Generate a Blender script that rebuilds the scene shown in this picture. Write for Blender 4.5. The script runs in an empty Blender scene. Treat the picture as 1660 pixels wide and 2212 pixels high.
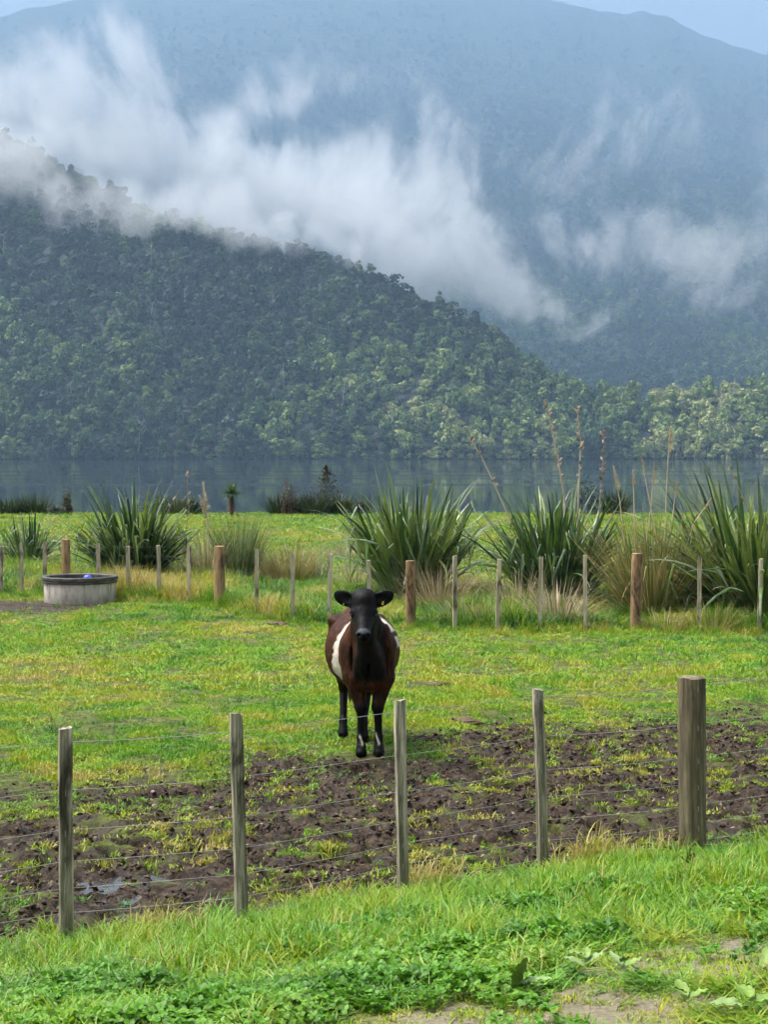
import bpy, bmesh, math, random
import numpy as np
from mathutils import Vector, Matrix, Euler

random.seed(7)
RNG = np.random.RandomState(7)
SC = bpy.context.scene
COL = SC.collection
R = math.radians

# ------------------------------------------------------------------ camera, sky, sun, exposure
F, CX, CY = 3800.0, 830.0, 1106.0           # focal length and centre of a 1660 x 2212 frame
CAM_H = 2.65
PITCH = math.atan(131 / F)
cam_d = bpy.data.cameras.new("camera")
cam = bpy.data.objects.new("camera", cam_d)
COL.objects.link(cam)
cam.location = (0, 0, CAM_H)
cam.rotation_euler = (math.pi / 2 - PITCH, 0, 0)
cam_d.sensor_fit = 'VERTICAL'
cam_d.sensor_height = 24.0
cam_d.lens = 24.0 * F / 2212
cam_d.clip_start = 0.1
cam_d.clip_end = 30000
SC.camera = cam

SUN_EL, SUN_AZ = 64, 285                     # azimuth clockwise from +Y: the light comes from the left, a little beyond
w = bpy.data.worlds.new("World")
SC.world = w
w.use_nodes = True
nt = w.node_tree
sky = nt.nodes.new("ShaderNodeTexSky")
sky.sky_type = 'NISHITA'
sky.sun_disc = False
sky.sun_elevation = R(SUN_EL)
sky.sun_rotation = R(SUN_AZ)
sky.air_density = 0.7
sky.dust_density = 6.0
sky.ozone_density = 0.6
over = nt.nodes.new("ShaderNodeHueSaturation")        # thin cloud takes the blue out of the whole sky
over.inputs["Saturation"].default_value = 0.45
nt.links.new(sky.outputs[0], over.inputs["Color"])
nt.links.new(over.outputs[0], nt.nodes["Background"].inputs[0])
nt.nodes["Background"].inputs[1].default_value = 0.085

sd = bpy.data.lights.new("sun", 'SUN')
sd.energy = 1.5
sd.angle = R(35)
sd.color = (1.0, 0.955, 0.89)
sun = bpy.data.objects.new("sun", sd)
COL.objects.link(sun)
sdir = Vector((math.sin(R(SUN_AZ)) * math.cos(R(SUN_EL)), math.cos(R(SUN_AZ)) * math.cos(R(SUN_EL)), math.sin(R(SUN_EL))))
sun.rotation_euler = sdir.to_track_quat('Z', 'Y').to_euler()
sun.location = (-20, 10, 40)

SC.view_settings.view_transform = 'Standard'
SC.view_settings.look = 'None'
SC.view_settings.gamma = 1
SC.view_settings.use_curve_mapping = False
SC.view_settings.exposure = 1.85
HAZE_DENSITY = 1.6e-4
VEIL_DENSITY = 4.0e-4

cy = SC.cycles
cy.max_bounces = 6
cy.diffuse_bounces = 2
cy.glossy_bounces = 2
cy.transmission_bounces = 3
cy.transparent_max_bounces = 8
cy.volume_bounces = 3
cy.use_denoising = True
cy.use_adaptive_sampling = True
cy.adaptive_threshold = 0.04
cy.adaptive_min_samples = 16
cy.sample_clamp_indirect = 4

# ------------------------------------------------------------------ noise
def _h(ix, iy, iz, seed):
    n = (ix * 374761393 + iy * 668265263 + iz * 2147483647 + seed * 974634777) & 0xffffffff
    n = ((n ^ (n >> 13)) * 1274126177) & 0xffffffff
    n = n ^ (n >> 16)
    return n.astype(np.float64) / 4294967295.0 * 2 - 1

def vn(x, y, seed=0, z=None):
    x = np.asarray(x, float); y = np.asarray(y, float)
    z = np.zeros_like(x) if z is None else np.asarray(z, float)
    x0 = np.floor(x).astype(np.int64); y0 = np.floor(y).astype(np.int64); z0 = np.floor(z).astype(np.int64)
    fx = x - x0; fy = y - y0; fz = z - z0
    fx = fx * fx * (3 - 2 * fx); fy = fy * fy * (3 - 2 * fy); fz = fz * fz * (3 - 2 * fz)
    def lay(k):
        a = _h(x0, y0, z0 + k, seed); b = _h(x0 + 1, y0, z0 + k, seed)
        c = _h(x0, y0 + 1, z0 + k, seed); d = _h(x0 + 1, y0 + 1, z0 + k, seed)
        return (a * (1 - fx) + b * fx) * (1 - fy) + (c * (1 - fx) + d * fx) * fy
    l0 = lay(0)
    if not np.any(fz):
        return l0
    return l0 * (1 - fz) + lay(1) * fz

def fbm(x, y, seed=0, oct=4, z=None):
    s = 0; a = 1; t = 0
    x = np.asarray(x, float); y = np.asarray(y, float)
    for o in range(oct):
        s = s + a * vn(x, y, seed + o * 17, z)
        t += a; a *= 0.5; x = x * 2.03 + 11.3; y = y * 2.03 + 5.7
        if z is not None: z = np.asarray(z) * 2.03 + 3.1
    return s / t * 1.5

def sstep(a, b, x):
    t = np.clip((np.asarray(x, float) - a) / (b - a), 0, 1)
    return t * t * (3 - 2 * t)

# ------------------------------------------------------------------ ground shape
FP = [(140, 2040), (520, 2003), (870, 1930), (1172, 1872), (1497, 1840)]     # feet of the near fence in the frame

def ray(px, py):
    u = (px - CX) / F; v = (CY - py) / F
    c, s = math.cos(PITCH), math.sin(PITCH)
    return Vector((u, c + v * s, v * c - s))

def flat(px, py, z=0.0):
    d = ray(px, py)
    k = (z - CAM_H) / d.z
    return Vector((d.x * k, d.y * k, z))

_a, _b = flat(*FP[0]), flat(*FP[4])
FDIR = (_b - _a).normalized()
FN = Vector((FDIR.y, -FDIR.x, 0))            # towards the camera
FO = _a.copy()

def tdist(x, y):
    return (x - FO.x) * FN.x + (y - FO.y) * FN.y

def base_z(y):
    return -0.35 * sstep(15, 32, y) - 0.30 * sstep(30, 92, y) - 4.2 * sstep(94.5, 104, y)

PATH = [(flat(850, 2192, .82), 0.75, 0.22), (flat(1590, 2075, .72), 0.65, 0.28), (flat(1050, 2212, .85), .9, .2), (flat(1300, 2165, .8), .55, .16)]

def path_mask(x, y):
    m = np.zeros_like(np.asarray(x, float))
    t = tdist(x, y)
    n = fbm(x * 3.1, y * 3.1, 91, 3)
    for p, rx, ry in PATH:
        dx = ((x - p.x) * FDIR.x + (y - p.y) * FDIR.y) / rx
        dy = ((x - p.x) * FN.x + (y - p.y) * FN.y) / (ry * 2.2)
        m = np.maximum(m, sstep(1.25, 0.55, np.sqrt(dx * dx + dy * dy) + n * 0.45))
    return np.maximum(m, sstep(4.6, 6.2, t + n))

def mud_mask(x, y):
    r = -tdist(x, y)
    s = (x - FO.x) * FDIR.x + (y - FO.y) * FDIR.y
    edge = 3.7 + 1.0 * sstep(1, 5, s)
    n = fbm(x * 0.7, y * 1.1, 5, 5)
    m = sstep(edge + .9, edge - 1.0, r + n * 1.1) * sstep(-0.25, 0.2, r)
    m = m * (.10 + .90 * sstep(-0.50, 0.10, fbm(x * 1.1 + 8, y * 1.9, 23, 3) * .40 + .9 * fbm(x * 7, y * 11, 24, 2) + 0.34))
    c = flat(20, 1303, -.3)
    m2 = sstep(2.2, 0.6, np.hypot((x - c.x) / 1.2, (y - c.y)) + n * 0.6)
    return np.maximum(m, m2)

PUD = [(flat(255, 1905), .62, .42), (flat(690, 1674), .42, .40), (flat(820, 1692), .22, .25), (flat(318, 1607), .28, .22)]

def ground_z(x, y, fine=True):
    x = np.asarray(x, float); y = np.asarray(y, float)
    t = tdist(x, y)
    z = base_z(y)
    near = sstep(30, 22, y)
    tt = np.maximum(t, 0)
    bank = np.where(tt < 3.2, 0.19 * tt * (.45 + .55 * sstep(0, 1.6, tt)), 0.608 + 0.42 * (1 - np.exp(-(tt - 3.2) * 0.45)))
    z = z + bank * near
    z = z + 0.05 * fbm(x * 0.35, y * 0.35, 3, 3) * sstep(6, 14, y) * sstep(60, 20, y) * 0.6
    if fine:
        m = mud_mask(x, y) * sstep(26, 20, y)
        z = z + m * (-0.02 + 0.055 * fbm(x * 6.5, y * 6.5, 31, 3) - .06 * sstep(.05, .55, fbm(x * 10, y * 10, 33, 2))) + (1 - m) * 0.012 * fbm(x * 5, y * 5, 37, 2)
        for p, rx, ry in PUD:
            d = np.hypot((x - p.x) / rx, (y - p.y) / ry)
            z = z - 0.03 * sstep(1.2, 0.3, d)
    return z

def at(px, py, dz=0.0):
    """the ground point seen at a pixel of the 1660 x 2212 frame"""
    d = ray(px, py)
    lo, hi = 2.0, 400.0
    for k in range(400):
        s = 3.0 * (1.012 ** k)
        p = Vector((0, 0, CAM_H)) + d * s
        if float(ground_z(np.array([p.x]), np.array([p.y]), False)[0]) + dz >= p.z or s > 400:
            hi = s; break
        lo = s
    for _ in range(18):
        m = (lo + hi) / 2
        p = Vector((0, 0, CAM_H)) + d * m
        if float(ground_z(np.array([p.x]), np.array([p.y]), False)[0]) + dz >= p.z: hi = m
        else: lo = m
    return Vector((0, 0, CAM_H)) + d * hi

def gz(x, y, fine=True):
    return float(ground_z(np.array([x]), np.array([y]), fine)[0])

def at_depth(px, py, Y):
    d = ray(px, py)
    k = Y / d.y
    return Vector((d.x * k, Y, CAM_H + d.z * k))

# ------------------------------------------------------------------ materials
def mat(name):
    m = bpy.data.materials.new(name)
    m.use_nodes = True
    return m, m.node_tree, m.node_tree.nodes["Principled BSDF"]

def N(nt, t, **kw):
    n = nt.nodes.new(t)
    for k, v in kw.items(): setattr(n, k, v)
    return n

def ramp(nt, fac, stops, interp='LINEAR'):
    n = N(nt, "ShaderNodeValToRGB")
    n.color_ramp.interpolation = interp
    e = n.color_ramp.elements
    while len(e) < len(stops): e.new(0.5)
    for i, (p, c) in enumerate(stops):
        e[i].position = p; e[i].color = (*c, 1)
    nt.links.new(fac, n.inputs[0])
    return n.outputs[0]

def noise(nt, vec, scale, detail=4, rough=0.55, dist=0.0):
    n = N(nt, "ShaderNodeTexNoise")
    n.inputs["Scale"].default_value = scale
    n.inputs["Detail"].default_value = detail
    n.inputs["Roughness"].default_value = rough
    n.inputs["Distortion"].default_value = dist
    if vec is not None: nt.links.new(vec, n.inputs["Vector"])
    return n.outputs[0]

def mapping(nt, scale=(1, 1, 1), coord="Object", rnd=False):
    tc = N(nt, "ShaderNodeTexCoord")
    mp = N(nt, "ShaderNodeMapping")
    mp.inputs["Scale"].default_value = scale
    nt.links.new(tc.outputs[coord], mp.inputs["Vector"])
    if rnd:
        oi = N(nt, "ShaderNodeObjectInfo")
        ml = N(nt, "ShaderNodeMath", operation='MULTIPLY'); ml.inputs[1].default_value = 37.0
        nt.links.new(oi.outputs["Random"], ml.inputs[0])
        cb = N(nt, "ShaderNodeCombineXYZ")
        for i in range(3): nt.links.new(ml.outputs[0], cb.inputs[i])
        nt.links.new(cb.outputs[0], mp.inputs["Location"])
    return mp.outputs[0]

def mixc(nt, fac, a, b, mode='MIX'):
    n = N(nt, "ShaderNodeMix", data_type='RGBA', blend_type=mode)
    for s, v in ((0, fac), (6, a), (7, b)):
        if isinstance(v, (int, float)): n.inputs[s].default_value = v
        elif isinstance(v, tuple): n.inputs[s].default_value = (*v, 1)
        else: nt.links.new(v, n.inputs[s])
    return n.outputs[2]

def math_(nt, op, a, b=None, clamp=False):
    n = N(nt, "ShaderNodeMath", operation=op, use_clamp=clamp)
    for i, v in enumerate((a, b)):
        if v is None: continue
        if isinstance(v, (int, float)): n.inputs[i].default_value = v
        else: nt.links.new(v, n.inputs[i])
    return n.outputs[0]

def attr(nt, name, typ='GEOMETRY'):
    n = N(nt, "ShaderNodeAttribute", attribute_name=name, attribute_type=typ)
    return n.outputs["Fac"]

def bump(nt, bsdf, h, strength, dist=0.01):
    b = N(nt, "ShaderNodeBump")
    b.inputs["Strength"].default_value = strength
    b.inputs["Distance"].default_value = dist
    nt.links.new(h, b.inputs["Height"])
    nt.links.new(b.outputs[0], bsdf.inputs["Normal"])

def leaf_mat(name, stops, rough=0.5, trans=0.3, inst=True, extra=None, spec=0.35, RV=.22):
    """colour from the instance's own tint (or the object's random number), light passes through the blades"""
    m, nt, b = mat(name)
    oi = N(nt, "ShaderNodeObjectInfo")
    if inst:
        f = attr(nt, "tint", 'INSTANCER')
        f = math_(nt, 'ADD', f, math_(nt, 'MULTIPLY', math_(nt, 'SUBTRACT', oi.outputs["Random"], 0.5), RV))
    else:
        f = oi.outputs["Random"]
    c = ramp(nt, f, stops)
    geo = N(nt, "ShaderNodeNewGeometry")
    rp = math_(nt, 'ADD', math_(nt, 'MULTIPLY', geo.outputs["Random Per Island"], 0.7), 0.65)
    hs = N(nt, "ShaderNodeHueSaturation")
    nt.links.new(c, hs.inputs["Color"]); nt.links.new(rp, hs.inputs["Value"])
    c = hs.outputs[0]
    if extra: c = extra(nt, c)
    nt.links.new(c, b.inputs["Base Color"])
    b.inputs["Roughness"].default_value = rough
    b.inputs["Specular IOR Level"].default_value = spec
    if trans:
        tr = N(nt, "ShaderNodeBsdfTranslucent")
        nt.links.new(mixc(nt, 0.5, c, mixc(nt, 1.0, c, (1.6, 1.5, .5), 'MULTIPLY')), tr.inputs[0])
        mx = N(nt, "ShaderNodeMixShader"); mx.inputs[0].default_value = trans
        nt.links.new(b.outputs[0], mx.inputs[1]); nt.links.new(tr.outputs[0], mx.inputs[2])
        nt.links.new(mx.outputs[0], nt.nodes["Material Output"].inputs[0])
    return m

# field material
def make_field_mat():
    m, nt, b = mat("field_soil_and_turf")
    v = mapping(nt)
    mud = attr(nt, "mud"); sand = attr(nt, "sand"); straw = attr(nt, "straw")
    n1 = noise(nt, v, 0.9, 6, 0.6)
    n2 = noise(nt, v, 9, 6, 0.65)
    g = ramp(nt, n2, [(0.34, (.022, .020, .008)), (0.5, (.07, .09, .014)), (0.7, (.15, .18, .026))])
    g2 = ramp(nt, n1, [(0.3, (.85, .95, .8)), (0.7, (1.15, 1.05, 1.1))])
    g = mixc(nt, 1.0, g, g2, 'MULTIPLY')
    g = mixc(nt, straw, g, (.19, .16, .06))
    md = ramp(nt, noise(nt, v, 17, 6, .7), [(0.34, (.005, .003, .0015)), (0.5, (.026, .016, .008)), (0.64, (.072, .046, .024)), (.8, (.16, .11, .065))])
    sn = ramp(nt, noise(nt, v, 30, 5, .7), [(0.3, (.13, .11, .06)), (0.7, (.34, .30, .20))])
    vo = N(nt, "ShaderNodeTexVoronoi"); vo.inputs["Scale"].default_value = 55
    nt.links.new(v, vo.inputs["Vector"])
    sn = mixc(nt, math_(nt, 'MULTIPLY', vo.outputs["Distance"], .6), mixc(nt, .35, sn, (.09, .08, .06)), sn)
    c = mixc(nt, mud, g, md)
    c = mixc(nt, sand, c, sn)
    nt.links.new(c, b.inputs["Base Color"])
    rr = N(nt, "ShaderNodeMapRange"); rr.inputs[1].default_value = .35; rr.inputs[2].default_value = .65
    rr.inputs[3].default_value = .5; rr.inputs[4].default_value = .95; b.inputs['Specular IOR Level'].default_value = .3
    nt.links.new(noise(nt, v, 5, 4), rr.inputs[0])
    ro = N(nt, "ShaderNodeMix"); ro.inputs[2].default_value = .85
    nt.links.new(mud, ro.inputs[0]); nt.links.new(rr.outputs[0], ro.inputs[3])
    nt.links.new(ro.outputs[0], b.inputs["Roughness"])
    bump(nt, b, noise(nt, v, 26, 6, .7), 0.9, 0.03)
    return m

# ------------------------------------------------------------------ object helpers
def tag(o, label=None, cat=None, group=None, kind=None):
    if label: o["label"] = label
    if cat: o["category"] = cat
    if group: o["group"] = group
    if kind: o["kind"] = kind
    return o

def link(name, me, m=None, parent=None, loc=None, smooth=False):
    if m is not None and len(me.materials) == 0: me.materials.append(m)
    o = bpy.data.objects.new(name, me)
    COL.objects.link(o)
    if parent is not None: o.parent = parent
    if loc is not None: o.location = loc
    if smooth: me.shade_smooth()
    return o

def empty(name, loc, rz=0):
    o = bpy.data.objects.new(name, None)
    COL.objects.link(o)
    o.empty_display_size = 0.2
    o.location = loc; o.rotation_euler = (0, 0, rz)
    return o

def pydata(name, v, f):
    me = bpy.data.meshes.new(name)
    v = np.asarray(v, dtype=np.float32)
    if isinstance(f, np.ndarray) and f.ndim == 2:
        k = f.shape[1]
        me.vertices.add(len(v)); me.vertices.foreach_set("co", v.ravel())
        me.loops.add(f.size); me.loops.foreach_set("vertex_index", f.astype(np.int32).ravel())
        me.polygons.add(len(f)); me.polygons.foreach_set("loop_start", np.arange(0, f.size, k, dtype=np.int32))
        me.update(calc_edges=True)
        me.validate()
    else:
        me.from_pydata([tuple(map(float, p)) for p in v], [], [tuple(map(int, q)) for q in f])
        me.update()
    return me

def set_attr(me, name, vals):
    a = me.attributes.new(name, 'FLOAT', 'POINT')
    a.data.foreach_set("value", np.asarray(vals, np.float32).ravel())

class MB:
    def __init__(s): s.v = []; s.f = []
    def add(s, v, f):
        o = len(s.v); s.v += [tuple(p) for p in v]; s.f += [tuple(i + o for i in q) for q in f]
    def tube(s, pts, rad, n=8, caps=True):
        pts = [Vector(p) for p in pts]; v = []; f = []
        if not hasattr(rad, '__len__'): rad = [rad] * len(pts)
        for i, p in enumerate(pts):
            d = (pts[min(i + 1, len(pts) - 1)] - pts[max(i - 1, 0)]).normalized()
            a = d.cross(Vector((0, 1, 0.13)) if abs(d.y) < .9 else Vector((1, 0, 0.1))).normalized(); b = d.cross(a)
            for k in range(n):
                t = 2 * math.pi * k / n
                v.append(p + (a * math.cos(t) + b * math.sin(t)) * rad[i])
        for i in range(len(pts) - 1):
            for k in range(n):
                f.append((i * n + k, i * n + (k + 1) % n, (i + 1) * n + (k + 1) % n, (i + 1) * n + k))
        if caps:
            f.append(tuple(range(n - 1, -1, -1))); f.append(tuple((len(pts) - 1) * n + k for k in range(n)))
        s.add(v, f)
    def mesh(s, name):
        return pydata(name, s.v, s.f)

def blades(nb, length, width, lean, curve, seg=3, spread=0.03, rng=None, fold=0.0, droop=None):
    """grass blades as tapered, bent strips; returns verts, faces"""
    rng = rng or RNG
    V = []; Fc = []
    for _ in range(nb):
        L = rng.uniform(*length); W = rng.uniform(*width)
        az = rng.uniform(0, 2 * math.pi); le = rng.uniform(*lean); cu = rng.uniform(*curve)
        bx, by = rng.normal(0, spread, 2)
        p = np.array([bx, by, -0.01]); th = le
        side = np.array([-math.sin(az + rng.normal(0, .3)), math.cos(az + rng.normal(0, .3)), 0])
        o = len(V)
        for i in range(seg + 1):
            q = i / seg
            ww = W * (1 - q ** 1.8) * (0.75 + 0.5 * min(1, q * 3)) * 0.5
            if i == seg: V.append(tuple(p))
            else: V.append(tuple(p - side * ww)); V.append(tuple(p + side * ww))
            p = p + np.array([math.cos(az) * math.sin(th), math.sin(az) * math.sin(th), math.cos(th)]) * L / seg
            th += cu / seg
        for i in range(seg - 1):
            Fc.append((o + 2 * i, o + 2 * i + 1, o + 2 * i + 3, o + 2 * i + 2))
        i = seg - 1
        Fc.append((o + 2 * i, o + 2 * i + 1, o + 2 * i + 2))
    return V, Fc

PROTO_N = [0]
def protos(name, meshes, m):
    """models for scattered ground cover, kept out of the scene itself"""
    c = bpy.data.collections.new(name + "_models")
    for i, me in enumerate(meshes):
        if m is not None and len(me.materials) == 0: me.materials.append(m)
        o = bpy.data.objects.new("%s_%02d" % (name, i), me)
        c.objects.link(o)
    return c

def scatter(name, P, rot, scl, idx, tint, coll):
    P = np.asarray(P, np.float32)
    me = bpy.data.meshes.new(name)
    me.vertices.add(len(P)); me.vertices.foreach_set("co", P.ravel())
    a = me.attributes.new("rot", 'FLOAT_VECTOR', 'POINT'); a.data.foreach_set("vector", np.asarray(rot, np.float32).ravel())
    a = me.attributes.new("scl", 'FLOAT_VECTOR', 'POINT'); a.data.foreach_set("vector", np.asarray(scl, np.float32).ravel())
    a = me.attributes.new("idx", 'INT', 'POINT'); a.data.foreach_set("value", np.asarray(idx, np.int32).ravel())
    set_attr(me, "tint", tint)
    o = link(name, me)
    ng = bpy.data.node_groups.new(name, 'GeometryNodeTree')
    ng.interface.new_socket("Geometry", in_out='INPUT', socket_type='NodeSocketGeometry')
    ng.interface.new_socket("Geometry", in_out='OUTPUT', socket_type='NodeSocketGeometry')
    gi = ng.nodes.new('NodeGroupInput'); go = ng.nodes.new('NodeGroupOutput')
    ip = ng.nodes.new('GeometryNodeInstanceOnPoints')
    ci = ng.nodes.new('GeometryNodeCollectionInfo')
    ci.inputs["Collection"].default_value = coll
    ci.inputs["Separate Children"].default_value = True
    ci.inputs["Reset Children"].default_value = True
    def na(nm, ty):
        n = ng.nodes.new('GeometryNodeInputNamedAttribute'); n.data_type = ty
        n.inputs["Name"].default_value = nm; return n.outputs["Attribute"]
    er = ng.nodes.new('FunctionNodeEulerToRotation')
    L = ng.links.new
    L(na("rot", 'FLOAT_VECTOR'), er.inputs[0])
    L(gi.outputs[0], ip.inputs["Points"]); L(ci.outputs[0], ip.inputs["Instance"])
    ip.inputs["Pick Instance"].default_value = True
    L(na("idx", 'INT'), ip.inputs["Instance Index"])
    L(er.outputs[0], ip.inputs["Rotation"]); L(na("scl", 'FLOAT_VECTOR'), ip.inputs["Scale"])
    L(ip.outputs[0], go.inputs[0])
    md = o.modifiers.new("scatter", 'NODES'); md.node_group = ng
    return o

def sc_field(name, X, Y, coll, n, tint, size=(0.8, 1.3), hs=None, tilt=0.15, sink=0.0, label=None, cat=None, fine=True, Z=None):
    k = len(X)
    Z = ground_z(X, Y, fine) if Z is None else Z
    rot = np.stack([RNG.normal(0, tilt, k), RNG.normal(0, tilt, k), RNG.uniform(0, 6.283, k)], 1)
    s = RNG.uniform(size[0], size[1], k)
    if hs is None: hs = np.ones(k)
    scl = np.stack([s, s, s * hs], 1)
    o = scatter(name, np.stack([X, Y, Z - sink], 1), rot, scl, RNG.randint(0, n, k), tint, coll)
    tag(o, label, cat, kind="stuff")
    return o

def wedge(n, y0, y1, margin=1.15, pw=1.0, left=0, right=0):
    """random ground points spread through the view's wedge and a little beyond it"""
    y = np.sqrt(RNG.uniform(y0 ** 2, y1 ** 2, n))
    hw = y * (CX / F) * margin + 0.6
    return RNG.uniform(-1, 1, n) * hw, y

# ================================================================== FIELD
def axis(vals):
    out = [vals[0][0]]
    for a, b, s0, s1 in vals:
        x = out[-1]
        while x < b - 1e-6:
            q = (x - a) / (b - a); x += s0 + (s1 - s0) * q; out.append(min(x, b))
    return np.array(out)
xs = axis([(0, 3.6, .035, .035), (3.6, 12, .04, .5), (12, 260, .6, 12)])
xs = np.concatenate([-xs[:0:-1], xs])
ysx = axis([(-14, 4, .6, .08), (4, 17, .034, .04), (17, 40, .05, .4), (40, 93, .5, 2), (93, 106, .5, .5)])
gx, gy = np.meshgrid(xs, ysx)
gzv = ground_z(gx, gy)
nx, ny = len(xs), len(ysx)
ii = (np.arange(ny - 1)[:, None] * nx + np.arange(nx - 1)[None, :]).ravel()
quads = np.stack([ii, ii + 1, ii + nx + 1, ii + nx], 1)
me = pydata("field", np.stack([gx.ravel(), gy.ravel(), gzv.ravel()], 1), quads)
set_attr(me, "mud", np.clip(mud_mask(gx, gy) * 1.15, 0, 1))
set_attr(me, "sand", path_mask(gx, gy) * sstep(2.2, 3.0, tdist(gx, gy)))
set_attr(me, "straw", 0.5 * sstep(-.5, .1, -np.abs(tdist(gx, gy))))
field = link("field", me, make_field_mat(), smooth=True)
tag(field, "green paddock turf with trampled mud and a low bank", kind="structure")

# lake
LAKE_Z = -2.85
def make_water():
    m, nt, b = mat("lake_water")
    b.inputs["Base Color"].default_value = (.010, .018, .026, 1)
    b.inputs["Roughness"].default_value = 0.05
    b.inputs["IOR"].default_value = 1.333
    b.inputs["Specular IOR Level"].default_value = 0.45
    v = mapping(nt, (1, 0.35, 1))
    h = math_(nt, 'ADD', noise(nt, v, 1.1, 4, .6), math_(nt, 'MULTIPLY', noise(nt, mapping(nt, (.02, .006, 1)), 1.0, 3), 2.0))
    bump(nt, b, h, 0.10, 0.05)
    rf = N(nt, "ShaderNodeMapRange"); rf.inputs[1].default_value = .50; rf.inputs[2].default_value = .68; rf.inputs[3].default_value = .03; rf.inputs[4].default_value = .22
    nt.links.new(noise(nt, mapping(nt, (.0009, .022, 1)), 1.0, 2), rf.inputs[0]); nt.links.new(rf.outputs[0], b.inputs["Roughness"])
    return m
lx = np.linspace(-2600, 2600, 53); ly = np.concatenate([np.linspace(94, 1500, 60)])
X, Y = np.meshgrid(lx, ly)
ii = (np.arange(len(ly) - 1)[:, None] * len(lx) + np.arange(len(lx) - 1)[None, :]).ravel()
me = pydata("lake", np.stack([X.ravel(), Y.ravel(), np.full(X.size, LAKE_Z)], 1), np.stack([ii, ii + 1, ii + len(lx) + 1, ii + len(lx)], 1))
lake = link("lake", me, make_water(), smooth=True)
tag(lake, "still dark blue lake reflecting the far shore", kind="structure")

# ================================================================== HILL, MOUNTAIN
SHORE = 1165.0
def ridge_tab(pts, k, lower):
    T = []
    for x, y in pts:
        d = ray(x, y); e = d.z / d.y
        dr = (SHORE + 15) / (1 - k * e)
        T.append((d.x / d.y * dr, dr, CAM_H + e * dr - lower))
    return np.array(T)
RT = ridge_tab([(-900, -120), (-500, 40), (-200, 160), (0, 285), (170, 372), (330, 455), (500, 495), (640, 535), (720, 552), (800, 580), (900, 640),
                (960, 655), (1080, 712), (1180, 785), (1250, 828), (1330, 838), (1400, 846), (1480, 832), (1660, 826), (2000, 830), (2600, 800)], 1.3, 9)

def hill_z(X, Y):
    rx = np.interp(X, RT[:, 0], RT[:, 1]); rz = np.interp(X, RT[:, 0], RT[:, 2])
    sh = SHORE + 14 * fbm(X * 0.006, X * 0 + .3, 61, 3)
    u = (Y - sh) / (rx - sh)
    front = np.clip(u, 0, 1)
    zf = rz * (front ** 0.92)
    # gullies and spurs running down the slope
    g = fbm(X * .011 + Y * .006, Y * .0035, 63, 4) * 15 * np.sin(np.clip(u, 0, 1) * math.pi) * np.clip(rz / 90, .1, 1.4)
    g = g + fbm(X * .05, Y * .05, 64, 3) * 3 * np.clip(u * 4, 0, 1) * sstep(1.2, .8, u)
    back = np.maximum(u - 1, 0)
    z = zf + g - back * rz * 0.75
    z = np.where(u < 0, -7.0 + u * 30, z - 2.0 + 1.2 * sstep(0, .03, u))
    return np.maximum(z, -9)

def mnt_tab(pts, dr, lower):
    T = []
    for x, y in pts:
        d = ray(x, y); T.append((d.x / d.y * dr, CAM_H + d.z / d.y * dr - lower))
    return np.array(T)
MD = 3900.0
MT = mnt_tab([(-1600, 330), (-900, 200), (-300, 105), (-60, 52), (0, 32), (60, 12), (140, 0), (330, -35), (800, -75), (1130, -22), (1200, -4), (1250, 8), (1300, 22), (1330, 27),
              (1360, 23), (1400, 21), (1440, 30), (1470, 46), (1520, 74), (1560, 88), (1610, 102), (1660, 112), (1900, 170), (2400, 250), (3300, 400)], MD, 4)

def mnt_z(X, Y):
    rz = np.interp(X * MD / np.maximum(Y, MD * .75), MT[:, 0], MT[:, 1]) * 0 + np.interp(X, MT[:, 0], MT[:, 1])
    u = (Y - 1700) / (MD - 1700)
    f = np.clip(u, 0, 1)
    z = rz * (0.55 * f + 0.45 * f ** 1.7)
    g = fbm(X * .0022 + Y * .0012, Y * .0011, 73, 5) * 75 * np.sin(np.pi * f ** .9)
    g = g + fbm(X * .012, Y * .012, 74, 3) * 12 * np.sin(np.pi * f)
    g = g + fbm(X * .03, Y * .01, 75, 2) * 4 * np.clip(f, 0, 1)
    z = z + g - np.maximum(u - 1, 0) * rz * 1.2
    return np.where(u < 0, u * 120 + 2, z)

def forest_floor_mat(name, dark, light, scale):
    m, nt, b = mat(name)
    v = mapping(nt)
    vo = N(nt, "ShaderNodeTexVoronoi"); vo.inputs["Scale"].default_value = scale
    nt.links.new(v, vo.inputs["Vector"])
    n = noise(nt, v, scale * .12, 6, .65)
    c = ramp(nt, math_(nt, 'ADD', math_(nt, 'MULTIPLY', vo.outputs["Distance"], -.5), math_(nt, 'MULTIPLY', n, 1.3)), [(0.2, dark), (0.75, light)])
    nt.links.new(c, b.inputs["Base Color"])
    b.inputs["Roughness"].default_value = .9
    bump(nt, b, math_(nt, 'MULTIPLY', vo.outputs["Distance"], -1.0), 1.0, 6)
    return m

def sheet(name, fn, x0, x1, nxx, y0, y1, nyy, m, lab):
    X, Y = np.meshgrid(np.linspace(x0, x1, nxx), np.linspace(y0, y1, nyy))
    Z = fn(X, Y)
    ii = (np.arange(nyy - 1)[:, None] * nxx + np.arange(nxx - 1)[None, :]).ravel()
    me = pydata(name, np.stack([X.ravel(), Y.ravel(), Z.ravel()], 1), np.stack([ii, ii + 1, ii + nxx + 1, ii + nxx], 1))
    o = link(name, me, m, smooth=True)
    tag(o, lab, kind="structure")
    return o
sheet("hill", hill_z, -900, 900, 260, 1120, 2300, 200, forest_floor_mat("hill_floor", (.006, .012, .007), (.016, .028, .014), .15),
      "wooded hill across the lake falling to the right")
sheet("mountain", mnt_z, -2400, 2400, 300, 1690, 5200, 260, forest_floor_mat("mountain_cover", (.010, .020, .012), (.022, .040, .022), .08),
      "large mountain behind the hill fading into haze")

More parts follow.
